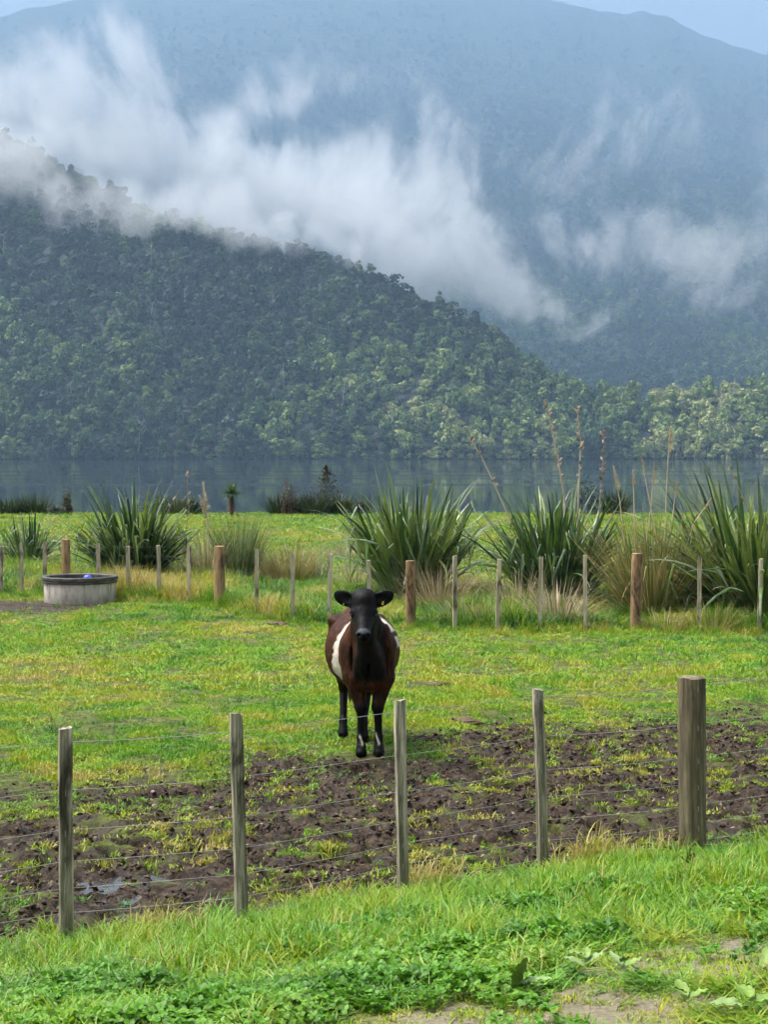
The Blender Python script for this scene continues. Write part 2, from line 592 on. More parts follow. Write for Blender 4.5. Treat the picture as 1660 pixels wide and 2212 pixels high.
# ---- forest
def crown_mesh(name, rx, rz, lumps, nq, q, rng, conical=0.0, trunk=True, seedling=0):
    """an uneven crown of leaf clumps round several lobes, on a trunk"""
    V = []; Fc = []
    lob = []
    for i in range(lumps):
        a = rng.uniform(0, 6.28); r = rng.uniform(.15, .62) * rx; zz = rng.uniform(.35, 1.0)
        r *= (1 - conical * (zz - .35))
        lob.append((math.cos(a) * r, math.sin(a) * r, rz * zz, rng.uniform(.32, .55) * rx * (1 - .5 * conical * zz)))
    lob.append((0, 0, rz * .75, rx * .6))
    for i in range(nq):
        lx, ly, lz, lr = lob[rng.randint(len(lob))]
        d = rng.normal(0, 1, 3); d /= np.linalg.norm(d)
        if d[2] < -.3: d[2] *= -.6
        rr = lr * rng.uniform(.78, 1.08)
        p = np.array([lx, ly, lz]) + d * rr * np.array([1, 1, .85])
        n = d + rng.normal(0, .32, 3); n /= np.linalg.norm(n)
        a = np.cross(n, [0.3, .2, 1]); a /= np.linalg.norm(a); b = np.cross(n, a)
        s = q * rng.uniform(.6, 1.4); o = len(V)
        k = 5
        for j in range(k):
            t = 6.283 * j / k + rng.uniform(-.3, .3)
            V.append(tuple(p + (a * math.cos(t) + b * math.sin(t)) * s * rng.uniform(.6, 1.1)))
        Fc.append(tuple(range(o, o + k)))
    if trunk:
        mb = MB(); mb.tube([(0, 0, -2), (rx * .04, 0, rz * .4), (0, rx * .05, rz * .8)], [rx * .07, rx * .05, rx * .02], 5, False)
        o = len(V); V += mb.v; Fc += [tuple(i + o for i in f) for f in mb.f]
    return pydata(name, V, Fc)

def far_leaf_mat():
    def ex(nt, c):
        n = noise(nt, mapping(nt), .9, 3)
        return mixc(nt, 1.0, c, ramp(nt, n, [(.3, (.55, .6, .6)), (.7, (1.35, 1.3, 1.2))]), 'MULTIPLY')
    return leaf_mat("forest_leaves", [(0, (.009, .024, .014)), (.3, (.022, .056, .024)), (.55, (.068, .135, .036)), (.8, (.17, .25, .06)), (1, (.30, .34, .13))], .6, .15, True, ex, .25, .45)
FLM = far_leaf_mat()
rg = np.random.RandomState(3)
crowns = [crown_mesh("crown_model", rg.uniform(3.0, 4.4), rg.uniform(6, 9.5), rg.randint(5, 10), 330, .48, rg, conical=c) for c in (0, 0, .2, 0, .5, 0, .3, .9, 0, .1)]
# dead, pale branching tree
def dead_tree(rng):
    mb = MB()
    top = rng.uniform(9, 12)
    mb.tube([(0, 0, -1), (.1, 0, top * .5), (.3, .1, top)], [.22, .16, .05], 5, False)
    for i in range(9):
        z = rng.uniform(.4, .95) * top; a = rng.uniform(0, 6.28); l = rng.uniform(1, 2.6)
        mb.tube([(0.1, 0, z), (math.cos(a) * l * .6, math.sin(a) * l * .6, z + l * .5), (math.cos(a) * l, math.sin(a) * l, z + l * 1.1)], [.09, .06, .03], 4, False)
    return mb.mesh("dead_tree_model")
dm, dnt, db = mat("bleached_wood"); db.inputs["Base Color"].default_value = (.33, .30, .26, 1); db.inputs["Roughness"].default_value = .8
FC = protos("forest_tree", crowns, FLM)
for i in range(2):
    o = bpy.data.objects.new("forest_tree_%02d" % (10 + i), dead_tree(rg)); o.data.materials.append(dm); FC.objects.link(o)

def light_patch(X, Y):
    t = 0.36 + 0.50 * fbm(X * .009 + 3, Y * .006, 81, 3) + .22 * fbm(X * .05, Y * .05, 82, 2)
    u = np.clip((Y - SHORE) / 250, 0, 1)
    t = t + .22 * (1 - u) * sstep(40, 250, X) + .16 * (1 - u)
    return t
def forest_points(fn, n, x0, x1, y0, y1, keep):
    X = RNG.uniform(x0, x1, n); Y = RNG.uniform(y0, y1, n)
    k = keep(X, Y); return X[k], Y[k]
def hkeep(X, Y):
    rx = np.interp(X, RT[:, 0], RT[:, 1]); sh = SHORE + 14 * fbm(X * 0.006, X * 0 + .3, 61, 3)
    return (Y > sh + 1) & (Y < rx + 25)
X, Y = forest_points(hill_z, 18500, -430, 430, 1150, 1800, hkeep)
rows = [X]; rowsy = [Y]
# a close row of trees on the waterline
XS = np.arange(-420, 420, 2.6) + RNG.normal(0, .8, len(np.arange(-420, 420, 2.6)))
YS = SHORE + 14 * fbm(XS * 0.006, XS * 0 + .3, 61, 3) + RNG.uniform(-2, 3, len(XS))
Xa = np.concatenate([X, XS]); Ya = np.concatenate([Y, YS])
k = len(Xa)
Za = hill_z(Xa, Ya)
Za[-len(XS):] = LAKE_Z + .3
s = (.8 + 1.3 * RNG.rand(k) ** 1.5) * (1 + .25 * (RNG.rand(k) > .93)); s[-len(XS):] *= .62
idx = RNG.randint(0, 10, k); dd = RNG.rand(k) < .012; idx[dd] = RNG.randint(10, 12, dd.sum())
Za = Za - 2.0 * s
rot = np.stack([RNG.normal(0, .08, k), RNG.normal(0, .08, k), RNG.uniform(0, 6.28, k)], 1)
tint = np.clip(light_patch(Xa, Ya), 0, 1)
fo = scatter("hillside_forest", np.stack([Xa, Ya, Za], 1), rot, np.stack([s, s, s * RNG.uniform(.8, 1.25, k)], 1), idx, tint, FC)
tag(fo, "dense native forest covering the hill across the lake", "forest", kind="stuff")

def mkeep(X, Y):
    return (np.abs(X) < Y * .26 + 60) & (RNG.rand(len(X)) < sstep(3900, 2300, Y))
X, Y = forest_points(mnt_z, 62000, -950, 1050, 1650, 3900, mkeep)
k = len(X); s = RNG.uniform(1.2, 2.2, k)
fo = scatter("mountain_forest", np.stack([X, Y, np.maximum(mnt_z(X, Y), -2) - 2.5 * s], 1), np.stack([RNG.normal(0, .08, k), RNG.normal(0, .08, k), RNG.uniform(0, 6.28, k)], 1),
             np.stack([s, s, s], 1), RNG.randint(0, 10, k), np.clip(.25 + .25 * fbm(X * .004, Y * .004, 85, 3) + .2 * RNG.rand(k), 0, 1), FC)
tag(fo, "hazy forest on the lower slopes of the mountain", "forest", kind="stuff")

# countable trees: skyline of the hill and the water's edge
bark, bnt, bb = mat("tree_bark"); bb.inputs["Base Color"].default_value = (.12, .105, .085, 1); bb.inputs["Roughness"].default_value = .9
FLO = leaf_mat("tree_leaves", [(0, (.018, .032, .018)), (.4, (.032, .052, .024)), (.75, (.07, .095, .035)), (1, (.15, .165, .06))], .6, .15, False, None, .25)
solo = []
for i in range(6):
    me = crown_mesh("crown", 3.6 + .3 * i, 8.2 + (i % 3), 7 + i % 3, 420, .48, rg, conical=[0, .2, .6, 0, .4, .1][i], trunk=False); me.materials.append(FLO)
    mb = MB(); mb.tube([(0, 0, -3), (.2, 0, 3), (0, .2, 6.5)], [.32, .24, .1], 6, False)
    for a in range(4): mb.tube([(.1, 0, 3 + a * .6), (math.cos(a * 1.7) * 1.2, math.sin(a * 1.7) * 1.2, 4.6 + a * .6)], [.12, .05], 4, False)
    mt = mb.mesh("trunk"); mt.materials.append(bark)
    solo.append((me, mt))
def tree(X, Y, Z, s, i, label, group, taper=1.0):
    t = empty("forest_tree", (X, Y, Z), random.uniform(0, 6.28)); t.scale = (s, s, s * taper)
    tag(t, label, "tree", group)
    link("trunk", solo[i][1], parent=t); link("crown", solo[i][0], parent=t)
for n, (px, s, i, tp) in enumerate([(560, .9, 0, 1), (598, 1.1, 1, 1), (640, .8, 2, 1.2), (672, 1.3, 3, 1), (700, 1.25, 0, .9), (745, .8, 4, 1.2), (775, 1.15, 2, 1.1), (802, 1.1, 5, 1.1), (828, .9, 4, 1),
                                (870, .8, 3, 1), (905, .8, 1, 1), (948, 1.25, 2, 1.35), (972, 1.0, 4, 1.2), (1000, .8, 5, 1), (1040, 1.1, 3, 1.1), (1066, 1.25, 0, 1.15), (1105, .8, 1, 1)]):
    XX = (px - CX) / F * 1400
    for _ in range(8):
        dr = float(np.interp(XX, RT[:, 0], RT[:, 1])); XX = (px - CX) / F * dr
    z = float(hill_z(np.array([XX]), np.array([dr]))[0])
    lab = {11: "tall dark narrow tree rising above the falling ridge below the mist", 3: "broad rounded crown on the skyline inside the mist edge", 15: "dark rounded tree at the right end of the near skyline"}.get(n, "dark tree standing up on the skyline of the wooded hill")
    tree(XX, dr - 4, z - 1.5, s, i, lab, "trees along the hill's skyline", tp)
for n in range(46):
    px = 10 + n * 36 + random.uniform(-10, 10)
    XX = (px - CX) / F * SHORE
    YY = float(SHORE + 14 * fbm(np.array([XX * 0.006]), np.array([.3]), 61, 3)[0]) + random.uniform(-3, 2)
    tree(XX, YY, LAKE_Z - .3, random.uniform(.6, 1.1), random.randrange(6), "bushy tree leaning over the far waterline of the lake", "trees along the far waterline", random.uniform(.7, 1.1))

# ================================================================== HAZE AND MIST
def box_mesh(name, a, b):
    x0, y0, z0 = a; x1, y1, z1 = b
    v = [(x0, y0, z0), (x1, y0, z0), (x1, y1, z0), (x0, y1, z0), (x0, y0, z1), (x1, y0, z1), (x1, y1, z1), (x0, y1, z1)]
    f = [(3, 2, 1, 0), (4, 5, 6, 7), (0, 1, 5, 4), (1, 2, 6, 5), (2, 3, 7, 6), (3, 0, 4, 7)]
    return pydata(name, v, f)
hm = bpy.data.materials.new("haze_air"); hm.use_nodes = True; hn = hm.node_tree
hn.nodes.remove(hn.nodes["Principled BSDF"])
pv = N(hn, "ShaderNodeVolumePrincipled")
pv.inputs["Color"].default_value = (.36, .54, .745, 1)
pv.inputs["Density"].default_value = HAZE_DENSITY
pv.inputs["Density Attribute"].default_value = ""
pv.inputs["Anisotropy"].default_value = 0.1
hn.links.new(pv.outputs[0], hn.nodes["Material Output"].inputs["Volume"])
hm.cycles.homogeneous_volume = True
hz = link("haze", box_mesh("haze", (-2600, -200, -420), (2600, 5400, 1250)), hm)
tag(hz, "pale blue haze filling the valley air", kind="stuff")

vm = hm.copy(); vm.name = "veil_air"
[n for n in vm.node_tree.nodes if n.type == 'PRINCIPLED_VOLUME'][0].inputs["Density"].default_value = VEIL_DENSITY
vl = link("distant_mist", box_mesh("distant_mist", (-2590, 1810, -30), (2590, 5390, 1240)), vm)
tag(vl, "thin blue veil of damp air in front of the mountain", kind="stuff")

# mist: low cloud drifting over and behind the hill, a volume whose density follows soft puffs torn up by noise
PUFFS = [  # px, py, half width px, half height px, tilt deg, density, depth
    (830, 480, 230, 130, -12, 1.6, 1640), (940, 550, 190, 105, -22, 1.3, 1600), (640, 420, 230, 120, -10, 1.4, 1650),
    (420, 370, 210, 120, -20, 1.1, 1660), (120, 230, 230, 105, -22, 1.1, 1680), (285, 190, 90, 160, 14, .75, 1680),
    (560, 210, 60, 170, -35, .6, 1700), (640, 200, 120, 50, 30, .5, 1700), (760, 190, 120, 40, 10, .4, 1710),
    (930, 320, 90, 110, 25, .55, 1660), (878, 230, 22, 80, 0, .35, 1660), (1080, 620, 150, 60, -22, .6, 1620),
    (1350, 300, 210, 100, 25, .42, 1680), (1240, 510, 150, 80, -10, .42, 1660), (1400, 560, 220, 80, -22, .38, 1650), (1540, 560, 150, 110, -40, .58, 1650),
    (1650, 370, 60, 90, 0, .4, 1680), (1120, 350, 130, 40, 18, .25, 1680), (1310, 690, 90, 22, 20, .5, 1640), (60, 110, 90, 70, 10, .5, 1700),
    (-150, 200, 200, 140, 0, .9, 1680), (1150, 660, 90, 40, -20, .55, 1620), (1800, 520, 200, 90, -20, .3, 1660),
    (20, 370, 240, 85, -8, 1.7, 1440), (240, 415, 200, 62, -12, 1.6, 1405), (450, 445, 170, 48, -12, 1.5, 1385), (620, 495, 130, 40, -10, 1.2, 1365), (180, 280, 150, 70, -25, 1.1, 1480), (760, 545, 90, 26, -15, .7, 1350), (20, 300, 130, 60, -20, 1.3, 1470), (150, 130, 60, 90, 10, .7, 1690), (300, 110, 50, 90, 20, .6, 1690), 
]
def make_mist():
    m = bpy.data.materials.new("mist_vapour"); m.use_nodes = True; nt = m.node_tree
    nt.nodes.remove(nt.nodes["Principled BSDF"])
    tc = N(nt, "ShaderNodeTexCoord")
    pos = tc.outputs["Object"]
    # torn wisps: the position is pushed about by two sizes of noise
    def warp(vec, scale, amt, detail):
        nn = N(nt, "ShaderNodeTexNoise"); nn.inputs["Scale"].default_value = scale; nn.inputs["Detail"].default_value = detail
        fl = N(nt, "ShaderNodeVectorMath", operation='MULTIPLY'); fl.inputs[1].default_value = (1, .22, 1)
        nt.links.new(vec, fl.inputs[0]); nt.links.new(fl.outputs[0], nn.inputs["Vector"])
        s = N(nt, "ShaderNodeVectorMath", operation='SUBTRACT'); s.inputs[1].default_value = (.5, .5, .5)
        nt.links.new(nn.outputs["Color"], s.inputs[0])
        k = N(nt, "ShaderNodeVectorMath", operation='MULTIPLY'); k.inputs[1].default_value = amt
        nt.links.new(s.outputs[0], k.inputs[0])
        a = N(nt, "ShaderNodeVectorMath", operation='ADD')
        nt.links.new(vec, a.inputs[0]); nt.links.new(k.outputs[0], a.inputs[1])
        return a.outputs[0]
    p = warp(warp(pos, .008, (85, 30, 95), 1), .030, (30, 8, 52), 4)
    total = None
    for px, py, hw, hh, tl, dn, dep in PUFFS:
        c = at_depth(px, py, dep)
        sc = dep / F
        mp = N(nt, "ShaderNodeMapping", vector_type='TEXTURE')
        mp.inputs["Location"].default_value = c
        mp.inputs["Rotation"].default_value = (0, R(-tl), 0)
        mp.inputs["Scale"].default_value = (hw * sc * 1.5, 75 if dep > 1500 else 38, hh * sc * 1.5)
        nt.links.new(p, mp.inputs["Vector"])
        ln = N(nt, "ShaderNodeVectorMath", operation='LENGTH'); nt.links.new(mp.outputs[0], ln.inputs[0])
        mr = N(nt, "ShaderNodeMapRange", interpolation_type='SMOOTHSTEP')
        mr.inputs[1].default_value = 1.0; mr.inputs[2].default_value = 0.0; mr.inputs[3].default_value = 0; mr.inputs[4].default_value = dn
        nt.links.new(ln.outputs["Value"], mr.inputs[0])
        total = mr.outputs[0] if total is None else math_(nt, 'ADD', total, mr.outputs[0])
    # streaky fraying
    mp = N(nt, "ShaderNodeMapping"); mp.inputs["Rotation"].default_value = (0, R(25), 0); mp.inputs["Scale"].default_value = (1, .14, .5)
    q_ = warp(pos, .012, (60, 20, 60), 1)
    nt.links.new(q_, mp.inputs["Vector"])
    fr = noise(nt, mp.outputs[0], .036, 6, .74)
    fm = N(nt, "ShaderNodeMapRange", interpolation_type='SMOOTHSTEP'); fm.inputs[1].default_value = .48; fm.inputs[2].default_value = .74
    fm.inputs[3].default_value = .0; fm.inputs[4].default_value = 1.0
    nt.links.new(math_(nt, 'ADD', fr, math_(nt, 'MULTIPLY', math_(nt, 'MINIMUM', total, 1.2), .24)), fm.inputs[0])
    d = math_(nt, 'MULTIPLY', math_(nt, 'MULTIPLY', math_(nt, 'POWER', total, .7), fm.outputs[0]), MIST)
    pv = N(nt, "ShaderNodeVolumePrincipled")
    pv.inputs["Color"].default_value = (.95, .975, 1.0, 1)
    pv.inputs["Density Attribute"].default_value = ""
    pv.inputs["Anisotropy"].default_value = 0.0
    nt.links.new(d, pv.inputs["Density"])
    nt.links.new(pv.outputs[0], nt.nodes["Material Output"].inputs["Volume"])
    m.cycles.volume_step_rate = 0.2
    return m
MIST = 0.0112
mist = link("mist", box_mesh("mist", (-480, 1290, 40), (480, 1800, 480)), make_mist())
tag(mist, "torn white mist drifting over the wooded hill", kind="stuff")

# ================================================================== FENCES
def wood_mat(name, tones, moss=0.3, scale=1.0, rnd=True):
    m, nt, b = mat(name)
    v = mapping(nt, (38 * scale, 38 * scale, 1.6), rnd=rnd)
    n = noise(nt, v, 1.0, 6, .65, .4)
    v2 = mapping(nt, (9 * scale, 9 * scale, 2.2), rnd=rnd)
    n2 = noise(nt, v2, 1.0, 5, .6, .8)
    c = ramp(nt, n, tones)
    st = ramp(nt, n2, [(.36, (.22, .19, .16)), (.47, (.85, .85, .85)), (.66, (1.25, 1.22, 1.15))])
    c = mixc(nt, 1.0, c, st, 'MULTIPLY')
    if moss:
        tc = N(nt, "ShaderNodeTexCoord"); sx = N(nt, "ShaderNodeSeparateXYZ"); nt.links.new(tc.outputs["Object"], sx.inputs[0])
        mr = N(nt, "ShaderNodeMapRange"); mr.inputs[1].default_value = .75; mr.inputs[2].default_value = .05; mr.inputs[3].default_value = 0; mr.inputs[4].default_value = moss
        nt.links.new(sx.outputs[2], mr.inputs[0])
        f = math_(nt, 'MULTIPLY', mr.outputs[0], ramp(nt, noise(nt, mapping(nt, (14, 14, 5), rnd=rnd), 1, 4), [(.3, (0, 0, 0)), (.6, (1, 1, 1))]))
        c = mixc(nt, f, c, (.07, .085, .03))
    nt.links.new(c, b.inputs["Base Color"])
    b.inputs["Roughness"].default_value = .8
    bump(nt, b, n, .8, .006)
    return m
W_GREY = wood_mat("weathered_batten", [(.3, (.05, .042, .028)), (.48, (.24, .215, .15)), (.62, (.58, .52, .41))], .5)
W_POST = wood_mat("weathered_post", [(.3, (.03, .024, .012)), (.5, (.13, .105, .06)), (.72, (.30, .25, .16))], .4, .7)
W_FARB = wood_mat("far_batten_wood", [(.3, (.22, .19, .13)), (.5, (.42, .37, .27)), (.7, (.58, .52, .40))], .2)
W_FARP = wood_mat("far_post_wood", [(.3, (.15, .085, .035)), (.5, (.29, .18, .09)), (.7, (.40, .27, .15))], .15, .7)
wire_m, wnt, wb = mat("galvanised_wire"); wb.inputs["Base Color"].default_value = (.30, .30, .28, 1); wb.inputs["Metallic"].default_value = .35; wb.inputs["Roughness"].default_value = .5

wire_f, wnt, wb = mat("dull_wire"); wb.inputs["Base Color"].default_value = (.13, .13, .12, 1); wb.inputs["Roughness"].default_value = .6

def batten_mesh(h, wx, wy, rng, n=14, top_tilt=.0):
    V = []; Fc = []
    ox = rng.uniform(-.004, .004); ph = rng.uniform(0, 6)
    for i in range(n + 1):
        q = i / n; z = -.25 + (h + .25) * q
        bx = .006 * math.sin(q * 4 + ph); by = .006 * math.cos(q * 3 + ph)
        k = 1 + rng.uniform(-.05, .05)
        cr = [(-1, -1), (-.35, -1.07), (.4, -1.0), (1, -.95), (1.05, .1), (.95, 1), (0, 1.03), (-1, 1), (-1.04, 0)]
        for a, b in cr:
            V.append((bx + a * wx / 2 * k + rng.uniform(-.0018, .0018), by + b * wy / 2 * k + rng.uniform(-.002, .002), z + (a * top_tilt + rng.uniform(-.006, .006) if i == n else 0)))
    m = 9
    for i in range(n):
        for j in range(m): Fc.append((i * m + j, i * m + (j + 1) % m, (i + 1) * m + (j + 1) % m, (i + 1) * m + j))
    Fc.append(tuple(n * m + j for j in range(m)))
    return pydata("batten", V, Fc)

def post_mesh(h, r, rng, n=16, ring=18, taper=.06):
    V = []; Fc = []
    pf = [1 + rng.uniform(-.05, .05) for _ in range(ring)]
    for i in range(n + 1):
        q = i / n; z = -.3 + (h + .3) * q
        for j in range(ring):
            a = 6.283 * j / ring
            rr = r * pf[j] * (1 + taper * (.5 - q)) * (1 + rng.uniform(-.012, .012))
            V.append((math.cos(a) * rr, math.sin(a) * rr, z + (rng.uniform(-.004, .004) if i == n else 0)))
    for j in range(ring):
        a = 6.283 * j / ring; V.append((math.cos(a) * r * .8, math.sin(a) * r * .8, h + .006))
    V.append((0, 0, h + .008)); top = len(V) - 1
    for i in range(n + 1):
        for j in range(ring):
            Fc.append((i * ring + j, i * ring + (j + 1) % ring, (i + 1) * ring + (j + 1) % ring, (i + 1) * ring + j))
    for j in range(ring): Fc.append(((n + 1) * ring + j, (n + 1) * ring + (j + 1) % ring, top))
    return pydata("post", V, Fc)

def staple_mesh():
    mb = MB(); mb.tube([(-.006, 0, .016), (-.006, -.006, .012), (-.006, -.006, -.012), (-.006, 0, -.016)], .002, 4); return mb.mesh("staple")

rngp = random.Random(11)
# near fence
near = empty("wire_fence", FO)
tag(near, "weathered seven wire stock fence on split battens in front of the cow", "fence")
WH = [1.09, .83, .61, .435, .29, .16, .04]
uprights = []
tops = [1572, 1540, 1512, 1488, 1463]
for i, (px, py) in enumerate(FP):
    p = flat(px, py); uprights.append((p, px, tops[i], i == 4))
stepv = (uprights[3][0] - uprights[0][0]) / 3
lft = uprights[0][0] - stepv * 1.05; rgt = uprights[4][0] + stepv * 1.1; rgt2 = rgt + stepv * 1.05; lft2 = lft - stepv
allu = [(lft2, None, None, False), (lft, None, None, False)] + uprights + [(rgt, None, None, False), (rgt2, None, None, False)]
wxs = {140: .070, 520: .064, 870: .060, 1172: .058}
for p, px, top, thick in allu:
    g = gz(p.x, p.y, False)
    if px is None: h = 1.15
    else: h = at_depth(px, top, p.y).z - g
    if thick:
        o = link("post", post_mesh(h, .088, rngp, taper=-.02), W_POST, near, (p.x - FO.x, p.y - FO.y, g), smooth=False)
        o["label"] = "thick round post at the right of the fence"
    else:
        o = link("batten", batten_mesh(h, wxs.get(px, .06), .05, rngp, top_tilt=rngp.uniform(-.008, .008)), W_GREY, near, (p.x - FO.x, p.y - FO.y, g))
    lean = {140: (0, .012), 520: (0, -.016), 870: (0, -.010), 1172: (0, -.028), 1497: (0, -.012)}.get(px, (0, 0))
    o.rotation_euler = (lean[0], lean[1], math.atan2(FDIR.y, FDIR.x) * .6)
    if px is not None:
        for hh in WH[:-1]:
            s_ = link("staple", staple_mesh() if "stp" not in globals() else stp, wire_m, o, (0, -(.093 if thick else .029), hh * .99))
            if "stp" not in globals(): stp = s_.data
for k, hh in enumerate(WH):
    pts = []
    for i in range(len(allu) - 1):
        a, b = allu[i][0], allu[i + 1][0]
        for q in ((0, .33, .66) if i < len(allu) - 2 else (0, .33, .66, 1)):
            p = a.lerp(b, q); sag = -.006 * math.sin(q * math.pi)
            off = -FN * (.04 if not allu[i][3] else .09)
            pts.append((p.x + off.x - FO.x, p.y + off.y - FO.y, hh + sag + .004 * math.sin(i * 2.3 + k)))
    mb = MB(); mb.tube(pts, .0019, 5)
    link("wire", mb.mesh("wire"), wire_m, near)

# far fence
FARU = [(-108, 1178, 1275, 0), (-52, 1178, 1280, 0), (3, 1180, 1284, 0), (47, 1172, 1282, 0), (96, 1170, 1284, 0), (143, 1165, 1286, 1), (213, 1175, 1290, 0), (277, 1180, 1291, 0), (344, 1178, 1295, 0), (408, 1180, 1299, 0), (475, 1180, 1309, 1),
        (555, 1186, 1326, 0), (632, 1194, 1343, 0), (713, 1197, 1346, 0), (798, 1210, 1350, 0), (887, 1212, 1352, 1), (983, 1200, 1360, 0), (1076, 1208, 1365, 0), (1168, 1203, 1363, 0), (1267, 1200, 1363, 0), (1374, 1196, 1360, 1),
        (1510, 1205, 1363, 0), (1642, 1207, 1363, 0), (1770, 1210, 1366, 0), (1900, 1208, 1368, 0)]
fb = at(887, 1352)
far = empty("wire_fence", fb)
tag(far, "far wire fence with brown round posts and pale battens along the plants", "fence")
farp = []
for px, ty, by, thick in FARU:
    p = at(px, by); h = at_depth(px, ty, p.y).z - p.z
    farp.append((p, h))
    sc_ = p.y / F
    if thick:
        o = link("post", post_mesh(h, 11.5 * sc_ * (.85 if px < 200 else 1), rngp, 8, 12), W_FARP, far, p - fb)
    else:
        o = link("batten", batten_mesh(h, 8.5 * sc_, .05, rngp, 6), W_FARB, far, p - fb)
    o.rotation_euler = (0, rngp.uniform(-.02, .02), rngp.uniform(-.2, .2))
for hh in (.97, .8, .62, .45, .3, .15):
    pts = [(p.x - fb.x, p.y - fb.y + .06, p.z - fb.z + h * hh) for p, h in farp]
    mb = MB(); mb.tube(pts, .0011, 4); link("wire", mb.mesh("wire"), wire_f, far)

# ================================================================== WATER TROUGH
def lathe(prof, n=56, jit=0.0, rng=None):
    V = []; Fc = []
    for r, z in prof:
        for k in range(n):
            a = 6.283185 * k / n
            V.append((math.cos(a) * r, math.sin(a) * r, z))
    for i in range(len(prof) - 1):
        for k in range(n): Fc.append((i * n + k, i * n + (k + 1) % n, (i + 1) * n + (k + 1) % n, (i + 1) * n + k))
    return V, Fc
tp = at(160, 1306); tsc = tp.y / F
Rt = 81 * tsc; th = 62 * tsc * .90
tp = Vector((tp.x, tp.y + Rt * .9, gz(tp.x, tp.y + Rt)))
tr = empty("water_trough", tp)
tag(tr, "round concrete water trough with a dark rim beside the far fence", "water trough")
cm, cnt, cb = mat("stained_concrete")
v = mapping(cnt, (3, 3, .8)); n1 = noise(cnt, v, 2.2, 6, .65)
c = ramp(cnt, n1, [(.32, (.17, .14, .10)), (.46, (.46, .42, .36)), (.65, (.64, .60, .54))])
sx = N(cnt, "ShaderNodeSeparateXYZ"); tc = N(cnt, "ShaderNodeTexCoord"); cnt.links.new(tc.outputs["Object"], sx.inputs[0])
mr = N(cnt, "ShaderNodeMapRange"); mr.inputs[1].default_value = .22; mr.inputs[2].default_value = .0; cnt.links.new(sx.outputs[2], mr.inputs[0])
c = mixc(cnt, math_(cnt, 'MULTIPLY', mr.outputs[0], noise(cnt, mapping(cnt, (6, 6, 6)), 1.5, 4)), c, (.07, .08, .035))
cnt.links.new(c, cb.inputs["Base Color"]); cb.inputs["Roughness"].default_value = .85; bump(cnt, cb, noise(cnt, mapping(cnt), 25, 5), .5, .01)
rm, rnt, rb = mat("dark_wet_concrete")
c = ramp(rnt, noise(rnt, mapping(rnt, (4, 4, 9)), 1.5, 5), [(.35, (.035, .032, .028)), (.6, (.10, .09, .078)), (.75, (.19, .175, .15))])
rnt.links.new(c, rb.inputs["Base Color"]); rb.inputs["Roughness"].default_value = .6
V, Fc = lathe([(Rt * .955, -.1), (Rt * .965, th * .1), (Rt * .97, th * .72), (Rt * .97, th * .74)]); link("wall", pydata("wall", V, Fc), cm, tr, smooth=True)
V, Fc = lathe([(Rt * .972, th * .735), (Rt * 1.005, th * .745), (Rt * 1.02, th * .80), (Rt * 1.0, th * .83), (Rt * 1.03, th * .87), (Rt * 1.035, th * .97), (Rt * 1.02, th), (Rt * .93, th * 1.0), (Rt * .90, th * .97), (Rt * .89, th * .5), (Rt * .89, .05)])
link("rim", pydata("rim", V, Fc), rm, tr)
V, Fc = lathe([(Rt * .888, th * .80), (.001, th * .80)]); w_m, wt, wbb = mat("trough_water")
wbb.inputs["Base Color"].default_value = (.02, .022, .018, 1); wbb.inputs["Roughness"].default_value = .06
link("water", pydata("water", V, Fc), w_m, tr)
bm_ = bmesh.new(); bmesh.ops.create_uvsphere(bm_, u_segments=20, v_segments=12, radius=.095)
for vv in bm_.verts: vv.co.z *= .8
me = bpy.data.meshes.new("float"); bm_.to_mesh(me); bm_.free()
fm_, fnt, fbb = mat("blue_plastic"); fbb.inputs["Base Color"].default_value = (.03, .08, .52, 1); fbb.inputs["Roughness"].default_value = .35
fl = link("float", me, fm_, tr, (25 * tsc, -Rt * .55, th * .95), smooth=True); fl["label"] = "blue plastic float ball in the trough"
mb = MB(); mb.tube([(25 * tsc, -Rt * .55, th * .97), (32 * tsc, -Rt * .7, th * 1.0), (34 * tsc, -Rt * .86, th * .98)], .012, 6); link("float_arm", mb.mesh("float_arm"), rm, tr)

